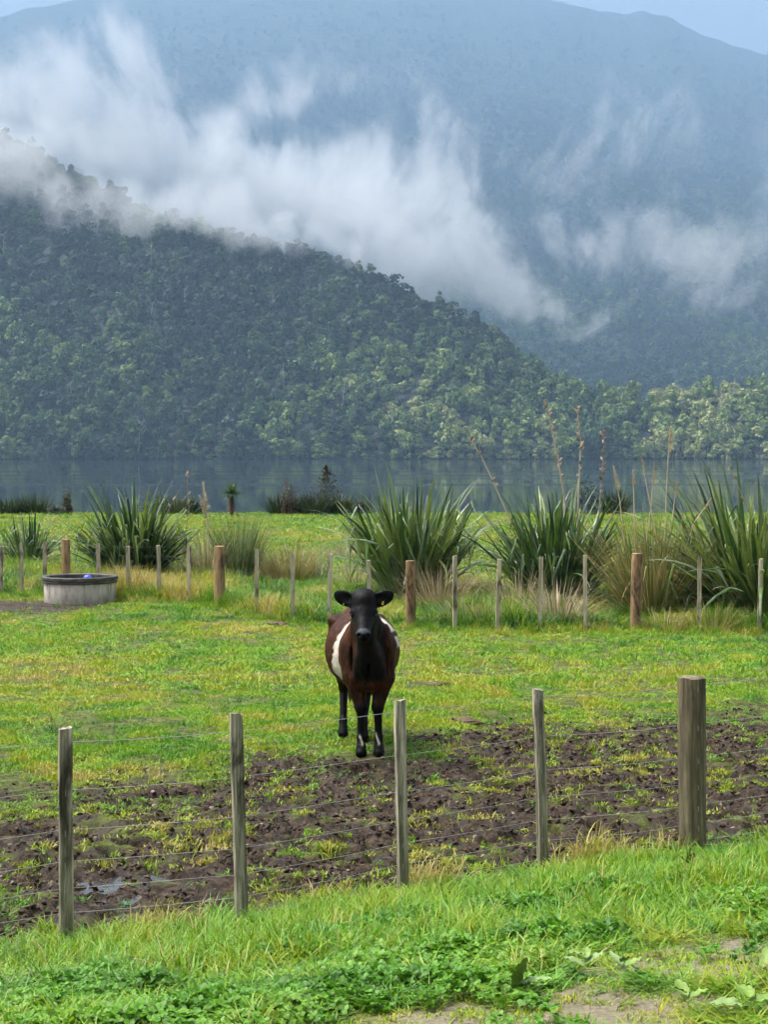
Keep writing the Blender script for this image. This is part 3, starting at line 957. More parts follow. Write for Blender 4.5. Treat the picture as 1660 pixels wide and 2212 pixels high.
# ================================================================== COW
def surface_nets(D, org, h):
    """a smooth surface where the distance field D changes sign"""
    nx, ny, nz = D.shape
    S = D < 0
    cell = np.zeros((nx - 1, ny - 1, nz - 1), np.int8)
    for a in (0, 1):
        for b in (0, 1):
            for c in (0, 1):
                cell += S[a:nx - 1 + a, b:ny - 1 + b, c:nz - 1 + c]
    act = (cell > 0) & (cell < 8)
    idx = -np.ones(act.shape, np.int64); I, J, K = np.nonzero(act); idx[I, J, K] = np.arange(len(I))
    P = np.zeros((len(I), 3)); W = np.zeros(len(I))
    cs = [(a, b, c) for a in (0, 1) for b in (0, 1) for c in (0, 1)]
    for p in cs:
        for q in cs:
            df = (q[0] - p[0], q[1] - p[1], q[2] - p[2])
            if sum(df) != 1 or min(df) < 0: continue
            d0 = D[I + p[0], J + p[1], K + p[2]]; d1 = D[I + q[0], J + q[1], K + q[2]]
            m = (d0 < 0) != (d1 < 0)
            t = np.where(m, d0 / np.where(m, d0 - d1, 1), 0)
            for ax in range(3): P[:, ax] += np.where(m, p[ax] + df[ax] * t, 0)
            W += m
    P = P / W[:, None] + np.stack([I, J, K], 1)
    P = P * h + np.array(org)
    Q = []
    for ax in range(3):
        sl0 = [slice(None)] * 3; sl1 = [slice(None)] * 3; sl0[ax] = slice(0, -1); sl1[ax] = slice(1, None)
        A = S[tuple(sl0)]; B = S[tuple(sl1)]
        e = np.nonzero(A != B)
        u, v = [(1, 2), (2, 0), (0, 1)][ax]
        E = np.stack(e, 1)
        ok = (E[:, u] > 0) & (E[:, v] > 0) & (E[:, u] < D.shape[u] - 1) & (E[:, v] < D.shape[v] - 1)
        E = E[ok]
        def g(du, dv):
            T = E.copy(); T[:, u] += du; T[:, v] += dv
            return idx[T[:, 0], T[:, 1], T[:, 2]]
        q = np.stack([g(-1, -1), g(0, -1), g(0, 0), g(-1, 0)], 1)
        fl = ~A[E[:, 0], E[:, 1], E[:, 2]]
        q[fl] = q[fl][:, ::-1]
        Q.append(q)
    return P, np.concatenate(Q)

def sdf_build(prims, lo, hi, h):
    dims = [int((hi[i] - lo[i]) / h) + 1 for i in range(3)]
    ax = [lo[i] + h * np.arange(dims[i]) for i in range(3)]
    D = np.full(dims, .3, np.float32)
    for pr in prims:
        kind = pr[0]
        if kind == 'e':
            _, c, r, k = pr[:4]; bb0 = [c[i] - r[i] for i in range(3)]; bb1 = [c[i] + r[i] for i in range(3)]
            rot = pr[4] if len(pr) > 4 else None
            if rot is not None:
                m = max(r); bb0 = [c[i] - m for i in range(3)]; bb1 = [c[i] + m for i in range(3)]
        elif kind == 'c':
            _, a, b, ra, rb, k = pr; m = max(ra, rb)
            bb0 = [min(a[i], b[i]) - m for i in range(3)]; bb1 = [max(a[i], b[i]) + m for i in range(3)]
        elif kind == 's':
            _, c, r, k = pr[:4]; rot = None; bb0 = [c[i] - r[i] for i in range(3)]; bb1 = [c[i] + r[i] for i in range(3)]
        pad = k + .06
        sl = [slice(max(0, int((bb0[i] - pad - lo[i]) / h)), min(dims[i], int((bb1[i] + pad - lo[i]) / h) + 2)) for i in range(3)]
        X, Y, Z = np.meshgrid(ax[0][sl[0]], ax[1][sl[1]], ax[2][sl[2]], indexing='ij')
        if kind in 'es':
            px, py, pz = X - c[0], Y - c[1], Z - c[2]
            if rot is not None:
                M = np.array(rot.to_matrix().transposed())
                px, py, pz = (M[0, 0] * px + M[0, 1] * py + M[0, 2] * pz, M[1, 0] * px + M[1, 1] * py + M[1, 2] * pz, M[2, 0] * px + M[2, 1] * py + M[2, 2] * pz)
            k0 = np.sqrt((px / r[0]) ** 2 + (py / r[1]) ** 2 + (pz / r[2]) ** 2)
            k1 = np.sqrt((px / r[0] ** 2) ** 2 + (py / r[1] ** 2) ** 2 + (pz / r[2] ** 2) ** 2) + 1e-6
            d = k0 * (k0 - 1) / k1
        else:
            a = np.array(a); b = np.array(b); ab = b - a
            t = np.clip(((X - a[0]) * ab[0] + (Y - a[1]) * ab[1] + (Z - a[2]) * ab[2]) / ab.dot(ab), 0, 1)
            d = np.sqrt((X - a[0] - ab[0] * t) ** 2 + (Y - a[1] - ab[1] * t) ** 2 + (Z - a[2] - ab[2] * t) ** 2) - (ra + (rb - ra) * t)
        d = d.astype(np.float32)
        c0 = D[tuple(sl)]
        if kind == 's':
            hh = np.maximum(k - np.abs(c0 + d), 0) / k; D[tuple(sl)] = np.maximum(c0, -d) + hh * hh * k * .25
        else:
            hh = np.maximum(k - np.abs(c0 - d), 0) / k; D[tuple(sl)] = np.minimum(c0, d) - hh * hh * k * .25
    return D

CO = at_depth(799.8, 1637, 15.2)
COWPOS = Vector((CO.x, 15.2, gz(CO.x, 15.2) ))
Z0 = COWPOS.z
E_ = lambda c, r, k=.05, rot=None: ('e', c, r, k, rot)
C_ = lambda a, b, ra, rb, k=.04: ('c', a, b, ra, rb, k)
pr = [
    E_((-.075, .62, .845), (.337, .50, .352), .08), E_((-.03, .25, .86), (.235, .34, .31), .10),
    E_((-.13, 1.10, .90), (.265, .32, .27), .10), C_((-.025, .12, 1.115), (-.13, 1.2, 1.13), .075, .08, .10),
    E_((-.345, 1.02, 1.07), (.055, .09, .05), .09), E_((.085, 1.02, 1.07), (.055, .09, .05), .09),
    C_((-.045, -.27, 1.27), (-.02, .14, .99), .100, .180, .08), C_((-.04, -.26, 1.12), (-.01, -.06, .80), .075, .10, .08),
    C_((-.01, -.06, .86), (0, .02, .66), .12, .105, .07), E_((0, .06, .62), (.15, .14, .075), .05),
    # head
    E_((-.05, -.36, 1.365), (.105, .115, .100), .03), E_((-.05, -.375, 1.27), (.112, .12, .10), .05),
    C_((-.05, -.44, 1.24), (-.05, -.59, 1.115), .084, .052, .05), E_((-.05, -.600, 1.105), (.064, .05, .046), .03),
    C_((-.05, -.38, 1.18), (-.05, -.555, 1.072), .075, .044, .04), E_((-.05, -.33, 1.425), (.085, .06, .04), .05),
    E_((-.132, -.425, 1.275), (.034, .035, .026), .03), E_((.032, -.425, 1.275), (.034, .035, .026), .03),
    ('s', (-.086, -.640, 1.108), (.016, .035, .014), .010), ('s', (-.014, -.640, 1.108), (.016, .035, .014), .010), ('s', (-.155, -.455, 1.245), (.02, .03, .022), .02), ('s', (.055, -.455, 1.245), (.02, .03, .022), .02),
    ('s', (-.05, -.655, 1.068), (.06, .03, .004), .008),
    # ears: thin, cupped, held out and a little up
    E_((-.205, -.33, 1.385), (.112, .020, .066), .022, Euler((0, R(24), R(-12)))), E_((.105, -.33, 1.385), (.112, .020, .066), .022, Euler((0, R(-24), R(12)))),
    ('s', (-.215, -.352, 1.388), (.064, .018, .042), .012), ('s', (.115, -.352, 1.388), (.064, .018, .042), .012),
    E_((-.165, .06, .93), (.055, .10, .20), .03), E_((.140, .06, .93), (.055, .10, .20), .03), E_((-.105, -.02, .74), (.06, .07, .09), .03), E_((.09, -.02, .74), (.06, .07, .09), .03),
    ('s', (-.01, -.135, .73), (.018, .05, .14), .03), ('s', (-.155, -.02, .80), (.012, .05, .14), .025), ('s', (.145, -.02, .80), (.012, .05, .14), .025),
    # shoulders and forelegs
    C_((-.135, .14, .92), (-.145, .08, .68), .115, .088, .07), C_((.115, .14, .92), (.118, .08, .68), .115, .088, .07),
    C_((-.135, .07, .66), (-.084, .03, .42), .092, .052, .04), C_((.118, .07, .66), (.068, .03, .42), .092, .052, .04),
    E_((-.080, .018, .405), (.047, .050, .060), .03), E_((.066, .018, .405), (.047, .050, .060), .03),
    C_((-.078, .02, .40), (-.078, .015, .16), .038, .031, .02), C_((.068, .02, .40), (.074, .015, .16), .038, .031, .02),
    E_((-.078, .012, .150), (.038, .042, .040), .02), E_((.075, .012, .150), (.038, .042, .040), .02),
    C_((-.078, .005, .13), (-.078, -.02, .07), .034, .040, .02), C_((.075, .005, .13), (.076, -.02, .07), .034, .040, .02),
    C_((-.078, -.02, .06), (-.078, -.04, .022), .042, .050, .015), C_((.076, -.02, .06), (.078, -.04, .022), .042, .050, .015),
    # hind legs: thigh, hock behind, upright shank
    E_((-.27, 1.12, .84), (.115, .20, .22), .08), E_((.02, 1.12, .84), (.115, .20, .22), .08),
    C_((-.28, 1.02, .70), (-.255, 1.12, .46), .098, .050, .05), C_((.03, .98, .70), (-.02, 1.00, .46), .098, .050, .05),
    E_((-.255, 1.135, .43), (.040, .060, .060), .03), E_((-.025, 1.01, .43), (.040, .060, .060), .03),
    C_((-.255, 1.13, .42), (-.256, 1.0, .15), .038, .033, .02), C_((-.03, 1.01, .42), (-.066, .86, .15), .038, .033, .02),
    E_((-.256, .995, .14), (.040, .044, .042), .02), E_((-.066, .855, .14), (.040, .044, .042), .02),
    C_((-.256, .98, .12), (-.256, .94, .03), .036, .048, .015), C_((-.066, .84, .12), (-.066, .80, .03), .036, .048, .015),
    # tail
    C_((-.14, 1.36, 1.10), (-.15, 1.43, .92), .032, .024, .03), C_((-.15, 1.43, .92), (-.185, 1.43, .56), .022, .016, .02), C_((-.185, 1.43, .56), (-.20, 1.42, .44), .016, .016, .02),
    E_((-.12, 1.0, .56), (.09, .12, .06), .06),
]
h_ = .0095
D_ = sdf_build(pr, (-.52, -.76, -.05), (.40, 1.58, 1.56), h_)
P_, Q_ = surface_nets(D_, (-.52, -.76, -.05), h_)
dsp = fbm(P_[:, 0] * 22, P_[:, 2] * 14, 207, 3, P_[:, 1] * 18) * .0045 + fbm(P_[:, 0] * 9, P_[:, 2] * 5, 209, 2, P_[:, 1] * 8) * .006
ctr = np.array([-.05, .5, .85]); dv = P_ - ctr; dv[:, 2] *= .3; dv[:, 1] *= .2; dv /= np.linalg.norm(dv, axis=1)[:, None] + 1e-6
P_ = P_ + dv * (dsp * (P_[:, 2] > .5) * (P_[:, 1] > -.2))[:, None]
me = pydata("body", P_, Q_)
x_, y_, z_ = P_[:, 0], P_[:, 1], P_[:, 2]
nz1 = fbm(y_ * 9, z_ * 9, 201, 3); nz2 = fbm(x_ * 16 + 5, z_ * 10, 203, 3, y_ * 12)
belt = sstep(.018, .0, np.abs(y_ - .235 - .03 * sstep(.9, .6, z_) + nz1 * .030 + fbm(z_ * 30, y_ * 20, 205, 3) * .016) - (.040 + .050 * sstep(.95, .6, z_))) * (x_ < -.04) * (z_ > .5)
belt_r = sstep(.018, .0, np.abs(y_ - .47 + nz1 * .03) - .075) * (x_ > .05) * ((z_ > 1.02) | ((z_ > .88) & (z_ < .98)))
belt = np.maximum(belt, belt_r)
sock = sstep(.012, .0, np.abs(x_ + .074 + nz1 * .022) - .002) * (y_ < .0) * sstep(.07, .10, z_) * sstep(.19, .15, z_ + nz2 * .03)
sock = np.maximum(sock, sstep(.012, .0, np.abs(x_ - .070 + nz1 * .022) - .001) * (y_ < .0) * sstep(.08, .11, z_) * sstep(.205, .16, z_ + nz2 * .03))
black = np.maximum(sstep(-.20, -.31, y_ + nz2 * .06), sstep(.50, .36, z_ + nz2 * .05))
black = np.maximum(black, sstep(.09, -.02, np.abs(x_ + .01) - .10 + nz2 * .06 + np.maximum(y_, 0) * .6) * sstep(.60, .70, z_ ) * (y_ < .3) * .97)
black = np.clip(black + .5 * sstep(.95, .55, z_ + nz2 * .1) * sstep(-.5, .2, nz2), 0, 1)
set_attr(me, "belt", np.maximum(belt, sock * .8)); set_attr(me, "black", black)
set_attr(me, "nose", sstep(-.600, -.628, y_) * (z_ > 1.115) * (np.abs(x_ + .05) < .07) * (z_ < 1.16))
m, nt, b = mat("cow_hide")
v = mapping(nt, (55, 55, 9)); hn_ = noise(nt, v, 1, 5, .65)
hn_ = math_(nt, 'ADD', math_(nt, 'MULTIPLY', hn_, .6), math_(nt, 'MULTIPLY', noise(nt, mapping(nt, (9, 9, 6)), 1, 4), .42))
br = ramp(nt, hn_, [(.32, (.006, .002, .0006)), (.50, (.032, .009, .002)), (.70, (.15, .045, .013))])
blk = ramp(nt, hn_, [(.3, (.001, .001, .0012)), (.75, (.004, .0035, .004))])
wht = ramp(nt, noise(nt, mapping(nt, (8, 8, 8)), 1, 5), [(.35, (.42, .34, .25)), (.6, (.74, .69, .60))])
c = mixc(nt, attr(nt, "black"), br, blk); c = mixc(nt, attr(nt, "belt"), c, wht)
c = mixc(nt, math_(nt, 'MULTIPLY', attr(nt, "nose"), .6), c, (.10, .11, .13))
nt.links.new(c, b.inputs["Base Color"]); b.inputs["Roughness"].default_value = .55; b.inputs["Specular IOR Level"].default_value = .13

bump(nt, b, hn_, .9, .010)
cow = empty("cow", COWPOS)
tag(cow, "dark brown cow with a white belt and black face standing facing the camera", "cow")
body = link("body", me, m, cow, smooth=True)
em, ent, eb = mat("wet_eye"); eb.inputs["Base Color"].default_value = (.006, .004, .003, 1); eb.inputs["Roughness"].default_value = .08
for ex in (-.143, .043):
    bm_ = bmesh.new(); bmesh.ops.create_uvsphere(bm_, u_segments=12, v_segments=8, radius=.019); e_ = bpy.data.meshes.new("eye"); bm_.to_mesh(e_); bm_.free()
    link("eye", e_, em, cow, (ex, -.44, 1.258), smooth=True)
ym, ynt, yb = mat("yellow_ear_tag"); yb.inputs["Base Color"].default_value = (.55, .42, .05, 1); yb.inputs["Roughness"].default_value = .5
for ex, ez, sz in ((.112, 1.350, .75), (-.222, 1.340, .4)):
    bm_ = bmesh.new(); bmesh.ops.create_cube(bm_, size=1)
    for vv in bm_.verts: vv.co = Vector((vv.co.x * .026 * sz * (1 if vv.co.z < 0 else .55), vv.co.y * .004, vv.co.z * .042 * sz))
    e_ = bpy.data.meshes.new("ear_tag"); bm_.to_mesh(e_); bm_.free()
    o = link("ear_tag", e_, ym, cow, (ex, -.362, ez)); o.rotation_euler = (0, R(12), 0)
V, Fc = [], []
hairm, hnt, hb = mat("tail_hair"); hb.inputs["Base Color"].default_value = (.05, .02, .012, 1); hb.inputs["Roughness"].default_value = .6
for i in range(110):
    a = random.uniform(0, 6.28); rr = random.uniform(0, .022); l = random.uniform(.12, .24)
    x, y = -.20 + math.cos(a) * rr, 1.42 + math.sin(a) * rr; o = len(V)
    sx_, sy_ = math.cos(a + 1.57) * .0035, math.sin(a + 1.57) * .0035
    for q in range(4):
        w_ = 1 + .9 * math.sin(q / 3 * 3.0); k = (1 - q / 3) if q == 3 else 1
        px_, py_ = x + math.cos(a) * rr * .5 * w_, y + math.sin(a) * rr * .5 * w_
        V += [(px_ - sx_ * k, py_ - sy_ * k, .47 - l * q / 3), (px_ + sx_ * k, py_ + sy_ * k, .47 - l * q / 3)]
    Fc += [(o + 2 * q, o + 2 * q + 1, o + 2 * q + 3, o + 2 * q + 2) for q in range(3)]
link("tail_tuft", pydata("tail_tuft", V, Fc), hairm, cow)

# ================================================================== PLANTS
GR = [(0, (.010, .038, .007)), (.22, (.028, .11, .007)), (.45, (.098, .255, .007)), (.65, (.205, .295, .009)), (.8, (.28, .29, .022)), (1, (.40, .32, .13))]
G_SHORT = leaf_mat("pasture_blades", GR, .55, .2)
G_LONG = leaf_mat("long_grass_blades", GR, .45, .28, spec=.35)
G_CLOVER = leaf_mat("clover_leaves", [(0, (.025, .10, .010)), (.5, (.085, .24, .014)), (1, (.18, .32, .02))], .5, .3)
rg = np.random.RandomState(21)
def bl(name, n, *a, **k):
    V, Fc = blades(n, *a, rng=rg, **k); return pydata(name, V, Fc)
SG = protos("short_grass", [bl("short_grass", 15, (.022, .055), (.0055, .010), (.2, 1.15), (.2, 1.0), seg=2, spread=.028) for _ in range(6)], G_SHORT)
LG = protos("long_grass", [bl("long_grass", 13, (.09, .26), (.0045, .008), (.05, .8), (.4, 1.9), seg=4, spread=.022) for _ in range(6)], G_LONG)
RG = protos("rank_grass", [bl("rank_grass", 26, (.22, .55), (.008, .015), (.05, .8), (.3, 1.6), seg=3, spread=.08) for _ in range(5)], G_LONG)
def clover(rng):
    V = []; Fc = []
    for _ in range(20):
        x, y = rng.normal(0, .030, 2); h = rng.uniform(.015, .05); a0 = rng.uniform(0, 6.28)
        tx, ty = rng.normal(0, .3, 2)
        for k in range(3):
            a = a0 + k * 2.094; r = rng.uniform(.0055, .0095); o = len(V)
            cx, cy = x + math.cos(a) * r, y + math.sin(a) * r
            for j in range(6):
                t = j * 1.047; dx, dy = math.cos(t) * r, math.sin(t) * r
                V.append((cx + dx, cy + dy, h + (cx + dx - x) * tx + (cy + dy - y) * ty + .3 * math.hypot(cx + dx - x, cy + dy - y)))
            Fc.append(tuple(range(o, o + 6)))
    return pydata("clover", V, Fc)
CV = protos("clover", [clover(rg) for _ in range(5)], G_CLOVER)

def thin(p): return RNG.rand(len(p)) < p
# paddock turf, three distances
for nm, cnt, y0, y1, sz in (("pasture_grass", 52000, 9.0, 20, (.8, 1.35)), ("pasture_grass", 62000, 20, 42, (1.2, 2.1)), ("pasture_grass", 34000, 42, 94, (2.4, 4.2))):
    X, Y = wedge(cnt, y0, y1, 1.12)
    md_ = mud_mask(X, Y); t = tdist(X, Y)
    clump = fbm(X * 1.9, Y * 1.5, 301, 3)
    k = thin(np.clip(1.0 - md_ * 1.05 + .20 * md_ * sstep(.0, .6, clump), .05, 1) * np.clip(.66 + .95 * fbm(X * 3, Y * 2, 307, 3), .08, 1)) & (t < .1)
    X, Y, clump = X[k], Y[k], clump[k]
    ln = fbm(X * .45, Y * .35, 303, 4); sm = fbm(X * 3.2, Y * 2.6, 305, 3)
    tn = .55 + .22 * ln + .24 * sm - .10 * md_[k] + .12 * (RNG.rand(len(X)) > .96)
    yb_ = sstep(.45, .62, fbm(X * .9 + 4, Y * .7, 309, 3)); tn = tn + yb_ * .13
    sc_field(nm, X, Y, SG, 6, np.clip(tn, 0, 1), sz, hs=np.clip(.85 + .5 * clump + .45 * sstep(.3, .7, sm), .5, 2.0), tilt=.2, label="short yellow green pasture grass in the paddock", cat="grass")

# bank
X, Y = wedge(34000, 3.6, 13.5, 1.2)
t = tdist(X, Y); sand = path_mask(X, Y) * sstep(2.2, 3.0, t)
pn = fbm(X * 1.3, Y * 1.3, 311, 3)
clv = sstep(-.05, .35, fbm(X * .9 + 3, Y * .9, 313, 3) + .42 * sstep(1.8, 3.6, t))
edge = sstep(-.30, .25, t + pn * .15)
k = thin(edge * (1 - sand * .97) * (1 - clv * .25) * np.clip(.62 + .6 * fbm(X * 5, Y * 5, 314, 2), .15, 1)) & (t > -.35)
X, Y, t, pn, sand, clv = X[k], Y[k], t[k], pn[k], sand[k], clv[k]
hs = np.clip(.72 + .5 * pn, .3, 1.4) * (.55 + .45 * sstep(0, .8, t)) * (1 - .5 * sstep(2.2, 3.8, t)) * (1 - .6 * sand)
tn = .50 + .15 * pn + .16 * fbm(X * 6, Y * 6, 315, 2) + .5 * (RNG.rand(len(X)) > .975) - .06 * sstep(.8, 0, t) + .08 * sstep(2, 4, t)
sc_field("bank_grass", X, Y, LG, 6, np.clip(tn, 0, 1), (.75, 1.2), hs=hs, tilt=.18, label="lush long green grass on the near bank", cat="grass")
X, Y = wedge(36000, 3.6, 12, 1.2)
t = tdist(X, Y); sand = path_mask(X, Y) * sstep(2.2, 3.0, t)
clv = sstep(-.05, .35, fbm(X * .9 + 3, Y * .9, 313, 3) + .42 * sstep(1.8, 3.6, t))
k = thin(clv * (1 - sand * .93) * np.clip(.62 + .7 * fbm(X * 3.5, Y * 3.5, 318, 2), .08, 1)) & (t > .9)
X, Y = X[k], Y[k]
sc_field("clover", X, Y, CV, 5, np.clip(.45 + .35 * fbm(X * 2, Y * 2, 317, 3), 0, 1), (.7, 1.2), tilt=.15, hs=np.clip(1.1 + .6 * fbm(X * 3, Y * 3, 319, 2), .4, 2.4), label="low dark clover among the bank grass", cat="clover")
# thin turf on the path
X, Y = wedge(26000, 3.6, 12, 1.2)
t = tdist(X, Y); sand = path_mask(X, Y) * sstep(2.2, 3.0, t)
k = thin(sand * sstep(-.75, .25, fbm(X * 4, Y * 4, 321, 3))) & (sand > .15)
X, Y = X[k], Y[k]
sc_field("path_turf", X, Y, SG, 6, np.clip(.60 + .2 * fbm(X * 3, Y * 3, 323, 2), 0, 1), (.4, .85), label="thin worn turf on the sandy path", cat="grass")

# dry tufts along the near fence
dry = []
for px, py, n, s in ((360, 2010, 26, .9), (330, 2016, 8, .8), (930, 1905, 22, .9), (985, 1893, 8, 1.0), (700, 1935, 9, .9), (1250, 1858, 14, .9), (1300, 1850, 14, 1.1), (1350, 1848, 8, .9), (1440, 1838, 6, .9), (1180, 1880, 6, .6), (40, 2058, 10, .7)):
    p = at(px, py)
    for _ in range(int(n * 1.05)): dry.append((p.x + random.gauss(0, .10), p.y + random.gauss(0, .07), s * random.uniform(.8, 1.35)))
dry = np.array(dry)
k = len(dry)
o = scatter("dry_grass", np.stack([dry[:, 0], dry[:, 1], ground_z(dry[:, 0], dry[:, 1])], 1), np.stack([RNG.normal(0, .2, k), RNG.normal(0, .2, k), RNG.uniform(0, 6, k)], 1),
            np.stack([dry[:, 2]] * 3, 1), RNG.randint(0, 6, k), np.clip(RNG.normal(.92, .08, k), .6, 1), LG)
tag(o, "pale dry grass tufts at the foot of the near fence", "grass", kind="stuff")

# mud clods
clm, clnt, clb = mat("mud_clod"); oi = N(clnt, "ShaderNodeObjectInfo")
clnt.links.new(ramp(clnt, oi.outputs["Random"], [(0, (.014, .008, .0035)), (.6, (.045, .025, .012)), (.93, (.09, .055, .030)), (1, (.24, .20, .15))]), clb.inputs["Base Color"]); clb.inputs["Roughness"].default_value = .6; clb.inputs["Specular IOR Level"].default_value = .25
def clod(i):
    bm_ = bmesh.new(); bmesh.ops.create_icosphere(bm_, subdivisions=2, radius=.022); rr = random.Random(i)
    for vv in bm_.verts:
        q = 1 + .5 * float(fbm(np.array([vv.co.x * 60 + i * 9]), np.array([vv.co.y * 60]), 5, 2, np.array([vv.co.z * 60.]))[0]); vv.co = Vector((vv.co.x * q * 1.3, vv.co.y * q, vv.co.z * q * .65))
    e_ = bpy.data.meshes.new("clod"); bm_.to_mesh(e_); bm_.free(); return e_
CL = protos("mud_clod", [clod(i) for i in range(6)], clm)
X, Y = wedge(60000, 9, 19.5, 1.12)
k = thin(np.clip(mud_mask(X, Y), 0, 1) ** 1.3 * np.clip(.6 + .8 * fbm(X * 2.5, Y * 2.5, 331, 3), .1, 1)) & (tdist(X, Y) < .1)
X, Y = X[k], Y[k]
sc_field("mud_clods", X, Y, CL, 6, np.zeros(len(X)), (.25, .8), tilt=.5, label="trampled wet clods of brown mud along the near fence", cat="mud")

# puddles
pm, pnt, pb = mat("puddle_water"); pb.inputs["Base Color"].default_value = (.05, .045, .04, 1); pb.inputs["Roughness"].default_value = .08
bump(pnt, pb, noise(pnt, mapping(pnt), 14, 3), .25, .01)
for p, rx, ry in PUD:
    V = [(0, 0, 0)]; n = 36
    for i in range(n):
        a = 6.283 * i / n; r = .82 + .16 * math.sin(a * 3 + p.x) + .08 * math.sin(a * 5)
        V.append((math.cos(a) * rx * r, math.sin(a) * ry * r, 0))
    zc = gz(p.x, p.y, False)
    o = link("puddle", pydata("puddle", V, [(0, i + 1, (i + 1) % n + 1) for i in range(n)]), pm, loc=(p.x, p.y, zc - .060)); tag(o, "grey puddle in trampled mud", kind="structure")

# dung pats / rusty dead patches on the turf
dmm, dn_, db_ = mat("dung"); c = ramp(dn_, noise(dn_, mapping(dn_), 30, 4), [(.3, (.03, .015, .007)), (.7, (.13, .06, .025))]); dn_.links.new(c, db_.inputs["Base Color"]); db_.inputs["Roughness"].default_value = .6
for i, (px, py, s, lab) in enumerate([(1000, 1558, 1.0, "rusty brown dung pat on the grass right of the cow"), (487, 1601, .7, "small dark dung pat left of the cow near the second batten"),
                                     (945, 1478, .8, "brown dung pat beside the cow's right flank further off"), (585, 1350, 1.5, "dark muddy dung patch near the far fence"), (315, 1405, .6, "small black dung pat in front of the trough")]):
    p = at(px, py); bm_ = bmesh.new(); bmesh.ops.create_icosphere(bm_, subdivisions=3, radius=.10 * s)
    for vv in bm_.verts:
        q = 1 + .7 * float(fbm(np.array([vv.co.x * 14 + i * 9]), np.array([vv.co.y * 14]), 5, 3)[0]); vv.co = Vector((vv.co.x * q * 1.5, vv.co.y * q, vv.co.z * .30 * q))
    e_ = bpy.data.meshes.new("dung_pat"); bm_.to_mesh(e_); bm_.free(); tag(link("dung_pat", e_, dmm, loc=p), lab, "dung")

# ---- flax
def sword_leaf(L, W, bend, droop_at, kink, seg=10, fold=.35):
    V = []; Fc = []; p = np.array([0., 0., 0.]); th = 0.0
    for i in range(seg + 1):
        q = i / seg
        w_ = W * (.55 + .9 * math.sin(min(1, q * 1.15 + .1) * 1.7)) * (1 if q < .55 else max(0.02, (1 - (q - .55) / .45) ** .75)) * .5
        nrm = np.array([math.cos(th), 0, -math.sin(th)])
        V += [tuple(p + np.array([0, -w_, 0]) + nrm * w_ * fold), tuple(p), tuple(p + np.array([0, w_, 0]) + nrm * w_ * fold)]
        p = p + np.array([math.sin(th), 0, math.cos(th)]) * L / seg
        th += bend / seg * (.4 + 1.6 * q)
        if kink and abs(q - droop_at) < .5 / seg: th += kink
    for i in range(seg):
        a = 3 * i
        Fc += [(a, a + 1, a + 4, a + 3), (a + 1, a + 2, a + 5, a + 4)]
    return pydata("leaf", V, Fc)
def flax_ex(nt, c):
    n = noise(nt, mapping(nt, (30, 30, 1.0), rnd=True), 1, 3)
    return mixc(nt, 1.0, c, ramp(nt, n, [(.35, (.7, .75, .7)), (.7, (1.3, 1.25, 1.2))]), 'MULTIPLY')
def flax_mat(nm, stops, r=.36, sp=.5): return leaf_mat(nm, stops, r, .18, False, flax_ex, sp)
FLX = flax_mat("flax_leaf", [(0, (.012, .036, .014)), (.4, (.036, .088, .026)), (.75, (.10, .17, .045)), (1, (.20, .26, .08))])
FLXD = flax_mat("dead_flax_leaf", [(0, (.09, .07, .045)), (.5, (.24, .20, .14)), (1, (.38, .33, .24))], .7, .2)
FLXP = flax_mat("pale_flax_leaf", [(0, (.10, .16, .09)), (1, (.22, .27, .16))], .3, .6)
LV = []
for i, (b, da, kk) in enumerate([(.25, .8, 0), (.5, .8, 0), (.85, .8, 0), (1.3, .8, 0), (.5, .8, 1.1), (.4, .7, 1.7), (1.7, .8, 0), (.7, .6, 1.9), (.12, .8, 0), (2.2, .5, .3)]):
    me = sword_leaf(1.0, .0205, b, da, kk); me.materials.append(FLX); LV.append(me)
    for mm, nn in ((FLXD, "dead_leaf"), (FLXP, "pale_leaf")):
        m2 = me.copy(); m2.name = nn; m2.materials.clear(); m2.materials.append(mm); LV.append(m2)
